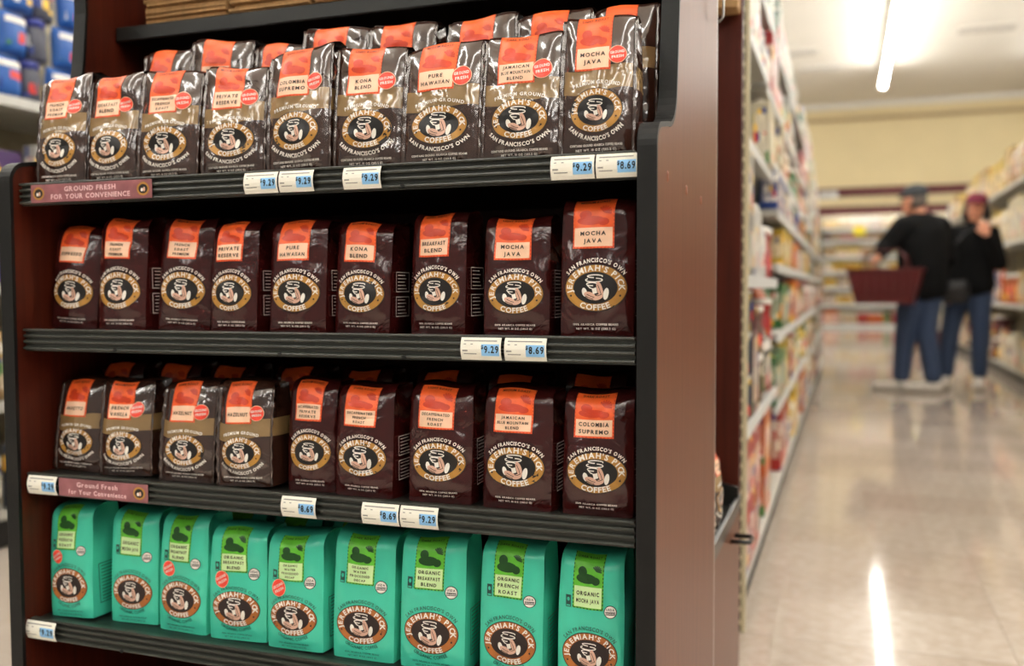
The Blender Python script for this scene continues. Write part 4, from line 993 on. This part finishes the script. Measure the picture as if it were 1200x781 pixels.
def head(bm, c, f, s, r=.092):
    """skull, jaw, nose, ears, neck side handled by caller; f forward, s left of the person"""
    c = Vector(c); f = Vector(f).normalized(); s = Vector(s).normalized(); u = Vector((0, 0, 1))
    R = Matrix((tuple(s)+(0,), tuple(f)+(0,), tuple(u)+(0,), (0, 0, 0, 1))).transposed()
    ball(bm, c+u*.025, r, .84, 1.02, 1.0, R); ball(bm, c+f*.022-u*.045, r*.78, .80, .92, 1.0, R); ball(bm, c+f*.052-u*.092, r*.36, 1.0, .8, .7, R)
    ball(bm, c+f*.096-u*.022, .013, .8, 1.1, 1.7, R); ball(bm, c+f*.104-u*.034, .014, 1.05, .9, .75, R); ball(bm, c+f*.083+u*.02, .02, 2.0, .6, .5, R)
    ball(bm, c+f*.082-u*.066, .016, 1.5, .7, .5, R)
    for q in (-1, 1): ball(bm, c+s*q*.080-u*.012-f*.004, .024, .35, .75, 1.25, R); ball(bm, c+s*q*.045+f*.062-u*.035, .024, 1, .8, .8, R)
    return R
def face(root, c, f, s, lips='lip'):
    c = Vector(c); f = Vector(f).normalized(); s = Vector(s).normalized(); u = Vector((0, 0, 1)); R = Matrix((tuple(s)+(0,), tuple(f)+(0,), tuple(u)+(0,), (0, 0, 0, 1))).transposed()
    for q in (-1, 1):
        bm = Blob(); ball(bm, c+s*q*.033+f*.080+u*.002, .0105, 1.2, .7, .7, R); me = bpy.data.meshes.new('eye'); bm.to_mesh(me); bm.free(); me.materials.append(M['eye']); link(bpy.data.objects.new('eye', me), root)
    bm = Blob(); ball(bm, c+f*.092-u*.066, .010, 2.0, .7, .6, R); me = bpy.data.meshes.new('mouth'); bm.to_mesh(me); bm.free(); me.materials.append(M['lip']); link(bpy.data.objects.new('mouth', me), root)
def shoe(root, ankle, toe, name='shoe'):
    a = Vector(ankle); t = Vector(toe); d = (t-a); d.z = 0; d.normalize(); s = Vector((-d.y, d.x, 0)); heel = Vector((a.x, a.y, 0))-d*.065; Lf = .285
    bm = Blob()
    for i in range(16):
        q = i/15; p = heel+d*(.03+q*(Lf-.065)); hgt = .064-.022*q; wd = .040+.012*math.sin(q*2.6+.3)
        ball(bm, p+Vector((0, 0, .018+hgt*.55)), 1, wd, wd, hgt*.62)
    ball(bm, Vector((a.x, a.y, .085)), .046); ball(bm, Vector((a.x, a.y, .06))+d*.04, .042)
    o = solid(bm, name, 'shoe', root, .007, 2)
    bm = Blob()
    for i in range(16):
        q = i/15; p = heel+d*(.025+q*(Lf-.055)); wd = .044+.012*math.sin(q*2.6+.3); ball(bm, p+Vector((0, 0, .0135)), 1, wd, wd, .0135)
    so = solid(bm, 'sole', 'sole', o, .006, 1); return o
def dense(*L):
    A = np.array(L); t = np.linspace(0, len(L)-1, 40); return [tuple(np.interp(t[i], range(len(L)), A[:, k]) for k in range(3)) for i in range(40)]
def person_root(x, y, label): return empty('person', (x, y, 0), 0, label, 'person')

# man: back to us, turned to the wall shelves, carries a basket
mr = person_root(1.70, 7.40, 'person in black jacket, blue jeans and dark cap carrying a maroon basket')
F_ = (-.86, .5, -.10); S_ = (-.5, -.86, 0)
hd = (-.035, .00, 1.585)
bm = Blob(); head(bm, hd, F_, S_)
limb(bm, [(-.005, 0, 1.53), (.03, 0, 1.40)], [.055, .062])
limb(bm, [(.03, 0, 1.36), (.035, 0, 1.15), (.03, 0, .95)], [.12, .125, .13])
limb(bm, [(.03, 0, 1.40), (-.115, -.10, 1.375), (-.255, -.14, 1.20), (-.30, -.24, 1.14)], [.06, .06, .043, .03])
hand(bm, (-.30, -.24, 1.14), (-.5, -.3, -.5), (-.3, .9, 0), (.7, .2, -.7), curl=1.1)
limb(bm, [(.03, 0, 1.40), (.175, .10, 1.375), (.245, .14, 1.12), (.16, .30, 1.02)], [.06, .06, .043, .03])
hand(bm, (.16, .30, 1.02), (-.6, .7, 0), (.5, .5, -.6), (0, .1, -1))
limb(bm, [(-.05, -.04, .92), (-.085, .0, .49), (-.11, 0, .09)], [.085, .058, .04]); limb(bm, [(.10, .04, .92), (.075, -.01, .49), (.125, -.06, .09)], [.085, .058, .04])
ball(bm, (-.15, .02, .05), .035, 1.5, .9, .8); ball(bm, (.08, -.05, .05), .035, 1.5, .9, .8)
solid(bm, 'body', 'skin', mr, .0075, 2)
bm = Blob()
for z, rx, ry in dense((1.40, .155, .115), (1.33, .20, .145), (1.24, .215, .155), (1.14, .215, .16), (1.04, .21, .165), (.95, .215, .17), (.87, .215, .165), (.83, .205, .16)):
    ball(bm, (.035, 0, z), 1, rx, ry, .085, Matrix.Rotation(math.radians(24), 4, 'Z'))
limb(bm, [(-.02, 0, 1.445), (.05, 0, 1.43)], [.062, .07]); limb(bm, [(.03, 0, 1.41), (-.115, -.10, 1.375), (-.255, -.14, 1.21), (-.295, -.225, 1.15)], [.09, .092, .076, .052]); limb(bm, [(.03, 0, 1.41), (.175, .10, 1.375), (.245, .14, 1.12), (.175, .27, 1.03)], [.09, .092, .072, .052])
solid(bm, 'jacket', 'jacket', mr, .010, 12)
bm = Blob(); ball(bm, (.03, 0, .88), .15, 1.18, .95, .75)
limb(bm, [(-.045, -.04, .86), (-.085, 0, .50), (-.11, 0, .14)], [.112, .085, .074]); limb(bm, [(.10, .04, .86), (.075, -.01, .50), (.125, -.06, .14)], [.112, .085, .074])
solid(bm, 'jeans', 'denim', mr, .010, 8)
shoe(mr, (-.11, 0, .08), (-.4, .10, 0)); shoe(mr, (.125, -.06, .08), (-.2, .0, 0))
h = Vector(hd); f = Vector(F_).normalized()
R = Matrix((tuple(Vector(S_))+(0,), tuple(f)+(0,), (0, 0, 1, 0), (0, 0, 0, 1))).transposed()
bm = Blob(); ball(bm, h+Vector((0, 0, .065))-f*.005, .098, .94, 1.12, .78, R)
for i in range(9): a = -1+.25*i; ball(bm, h+f*(.115-.03*a*a)+Vector(S_)*(.055*a)+Vector((0, 0, .052)), .022, 1, 1, .35)
solid(bm, 'cap', 'capgrey', mr, .008, 3)
bm = Blob(); ball(bm, h-f*.028+Vector((0, 0, -.005)), .088, .92, .90, .86, R); solid(bm, 'hair', 'hairgrey', mr, .008, 2)
face(mr, hd, F_, S_)
b = MB(); s3 = Vector(S_)
for q in (-1, 1):
    c0 = h+f*.098+s3*q*.034+Vector((0, 0, .0)); b.tube([tuple(c0+s3*.024*math.cos(t)+Vector((0, 0, .019*math.sin(t)))) for t in np.linspace(0, 2*math.pi, 15)[:-1]], .0022, 6, closed=True)
    b.tube([tuple(h+f*.096+s3*q*.058), tuple(h+f*.0+s3*q*.084)], .002, 6)
b.tube([tuple(h+f*.1-s3*.011), tuple(h+f*.1+s3*.011)], .002, 6); b.build('spectacles', 'lens', mr)

# woman: faces us, hand at chin, other arm across, shoulder bag
wr = person_root(2.13, 7.86, 'person in black sweater, blue jeans and maroon cap with hand at chin')
F_ = (-.32, -.95, -.05); S_ = (.95, -.32, 0); hd = (.055, -.01, 1.545)
bm = Blob(); head(bm, hd, F_, S_, .088)
limb(bm, [(.05, .01, 1.49), (.035, .02, 1.36)], [.047, .052]); limb(bm, [(.03, .02, 1.31), (.03, .02, 1.12), (.01, .02, .93)], [.10, .10, .12])
limb(bm, [(.03, .02, 1.35), (.175, .0, 1.325), (.235, -.06, 1.07), (.12, -.19, 1.30)], [.05, .05, .038, .026]); hand(bm, (.12, -.19, 1.30), (-.25, .25, .9), (.9, .1, .2), (-.2, .9, .2), curl=1.0)
limb(bm, [(.03, .02, 1.35), (-.125, .02, 1.325), (-.20, .03, 1.07), (-.19, -.05, .86)], [.05, .05, .038, .026]); hand(bm, (-.19, -.05, .86), (0, -.1, -1), (0, 1, 0), (.9, 0, 0))
limb(bm, [(-.07, .02, .90), (-.13, .0, .48), (-.16, .0, .09)], [.085, .055, .036]); limb(bm, [(.09, .02, .90), (.105, -.0, .48), (.10, -.02, .09)], [.085, .055, .036])
ball(bm, (-.17, -.05, .05), .033, .9, 1.5, .8); ball(bm, (.10, -.07, .05), .033, .9, 1.5, .8)
solid(bm, 'body', 'skin', wr, .0075, 2)
bm = Blob()
for z, rx, ry in dense((1.34, .15, .10), (1.27, .19, .125), (1.18, .19, .135), (1.08, .185, .13), (.98, .19, .14), (.89, .20, .15), (.85, .19, .145)): ball(bm, (.025, .015, z), 1, rx, ry, .075)
limb(bm, [(.045, .015, 1.415), (.035, .02, 1.37)], [.058, .07]); limb(bm, [(.03, .02, 1.345), (.175, 0, 1.325), (.235, -.06, 1.07), (.13, -.18, 1.28)], [.075, .078, .066, .045]); limb(bm, [(.03, .02, 1.345), (-.125, .02, 1.325), (-.20, .03, 1.07), (-.19, -.045, .88)], [.075, .078, .066, .045])
solid(bm, 'sweater', 'jacket', wr, .010, 12)
bm = Blob(); ball(bm, (.01, .02, .87), .15, 1.15, .95, .75); limb(bm, [(-.07, .02, .84), (-.13, 0, .48), (-.16, 0, .14)], [.108, .080, .068]); limb(bm, [(.095, .02, .84), (.105, 0, .48), (.10, -.02, .14)], [.108, .080, .068])
solid(bm, 'jeans', 'denim', wr, .010, 8)
shoe(wr, (-.16, 0, .08), (-.24, -.3, 0)); shoe(wr, (.10, -.02, .08), (.06, -.3, 0))
h = Vector(hd); f = Vector(F_).normalized(); R = Matrix((tuple(Vector(S_))+(0,), tuple(f)+(0,), (0, 0, 1, 0), (0, 0, 0, 1))).transposed()
bm = Blob(); ball(bm, h+Vector((0, 0, .065))-f*.008, .097, .96, 1.06, .74, R)
for i in range(9): a = -1+.25*i; ball(bm, h+f*(.125-.035*a*a)+Vector(S_)*(.065*a)+Vector((0, 0, .048)), .026, 1, 1, .35)
solid(bm, 'cap', 'capred', wr, .008, 3)
bm = Blob(); ball(bm, h-f*.034+Vector((0, 0, -.005)), .095, .98, .86, .95, R)
for q in (-1, 1): limb(bm, [h+Vector(S_)*q*.078+Vector((0, 0, .03))-f*.005, h+Vector(S_)*q*.092+Vector((0, 0, -.05))-f*.01, h+Vector(S_)*q*.080+Vector((0, 0, -.105))-f*.012], [.022, .03, .022])
solid(bm, 'hair', 'hairdark', wr, .008, 3); face(wr, hd, F_, S_)
hb = empty('shoulder_bag', (2.13-.15, 7.86-.20, .73), 0, 'soft black shoulder bag hanging at the hip of the person in maroon cap', 'bag')
bm = Blob()
for x in (-.085, -.03, .03, .085): ball(bm, (x, 0, .085), 1, .065, .055, .085); ball(bm, (x, 0, .14), 1, .06, .045, .06)
solid(bm, 'bag_body', 'bagblack', hb, .009, 4); MB().tube([(-.12, .0, .17), (-.05, .0, .40), (.10, .02, .60), (.25, .11, .67), (.30, .22, .66)], .009, 6).build('strap', 'bagblack', hb)
bm = Blob(); ball(bm, (0, -.045, .13), 1, .11, .02, .05); solid(bm, 'flap', 'bagblack', hb, .008, 2)

def basket(loc, rz, label, w=.46, dp=.31, hh=.23, goods=True, handle_up=True):
    r = empty('shopping_basket', loc, rz, label, 'basket'); t = .78; b = MB()
    kz = hh/.225; lv = [(z*kz, k) for z, k in ((0, t), (.045, t+.04), (.09, t+.09), (.15, t+.15), (.19, .97), (.215, 1.0))]
    def ring(z, k, o=0.): return [(-w/2*k-o, -dp/2*k-o, z), (w/2*k+o, -dp/2*k-o, z), (w/2*k+o, dp/2*k+o, z), (-w/2*k-o, dp/2*k+o, z)]
    V = []
    for z, k in lv: V += ring(z, k)
    for z, k in reversed(lv): V += ring(z+.004, k, -.005)
    n = len(lv)*2; Fc = [(j*4+i, j*4+(i+1) % 4, (j+1)*4+(i+1) % 4, (j+1)*4+i) for j in range(n-1) for i in range(4)]+[(3, 2, 1, 0), tuple((n-1)*4+i for i in range(4))]
    b.add(V, Fc); b.build('tub', 'basket', r)
    rim = MB(); rim.tube([(-w/2-.006, -dp/2-.006, .218*kz), (w/2+.006, -dp/2-.006, .218*kz), (w/2+.006, dp/2+.006, .218*kz), (-w/2-.006, dp/2+.006, .218*kz)], .010, 6, closed=True); rim.build('rim', 'basket', r)
    for sg in (-1, 1):
        rb = MB()
        for k in range(7):
            x = -w*.36+w*.12*k; rb.box(x-.008, x+.008, sg*dp*.475-.006, sg*dp*.475+.006, .06*kz, .205*kz)
        rb.build('rib', 'basket', r)
    for sg in (-1, 1):
        pts = [(-w*.30, sg*dp*.5, .215*kz), (-w*.28, sg*dp*.28, .215*kz+.105), (-w*.16, sg*.02, .215*kz+.16), (w*.16, sg*.02, .215*kz+.16), (w*.28, sg*dp*.28, .215*kz+.105), (w*.30, sg*dp*.5, .215*kz)] if handle_up else [(-w*.30, sg*dp*.52, .215*kz), (-w*.28, sg*dp*.60, .15*kz), (w*.28, sg*dp*.60, .15*kz), (w*.30, sg*dp*.52, .215*kz)]
        MB().tube(pts, .007, 6).build('handle', 'basket', r)
    return r
Bt = at(1038, 315, 1, 7.12); Bb = at(1038, 356, 1, 7.12); BXY = (Bt[0], 7.12, Bb[2])
basket(BXY, math.radians(-8), 'maroon plastic shopping basket hanging from the arm of the person in jacket', w=.56, dp=.34, hh=Bt[2]-Bb[2])
for k, (dx, dy, kd, c, sz) in enumerate(((-.12, -.02, 'pouch_bag', 'white', (.13, .07, .20)), (.02, .05, 'carton', 'white', (.12, .06, .22)), (.13, -.03, 'jar', 'cream', (.08, .08, .15)))):
    product(kd, c, (BXY[0]+dx, BXY[1]+dy, BXY[2]+.008), sz, .3*k, 'inside the basket carried by the person in jacket')
q = at(1096, 411, 2, 0)
FB = (q[0]-.05, q[1], .0)
basket(FB, math.radians(12), 'maroon plastic shopping basket standing on the floor behind the shoppers', handle_up=False, hh=.28)
for k, (dx, dy, kd, c, sz) in enumerate(((-.115, 0, 'pouch_bag', 'white', (.10, .08, .36)), (.0, .02, 'carton', 'tan', (.09, .08, .46)), (.115, -.01, 'carton', 'white', (.08, .07, .36)))):
    product(kd, c, (FB[0]+dx, FB[1]+dy, .008), sz, .1*k, 'in the basket standing on the floor')
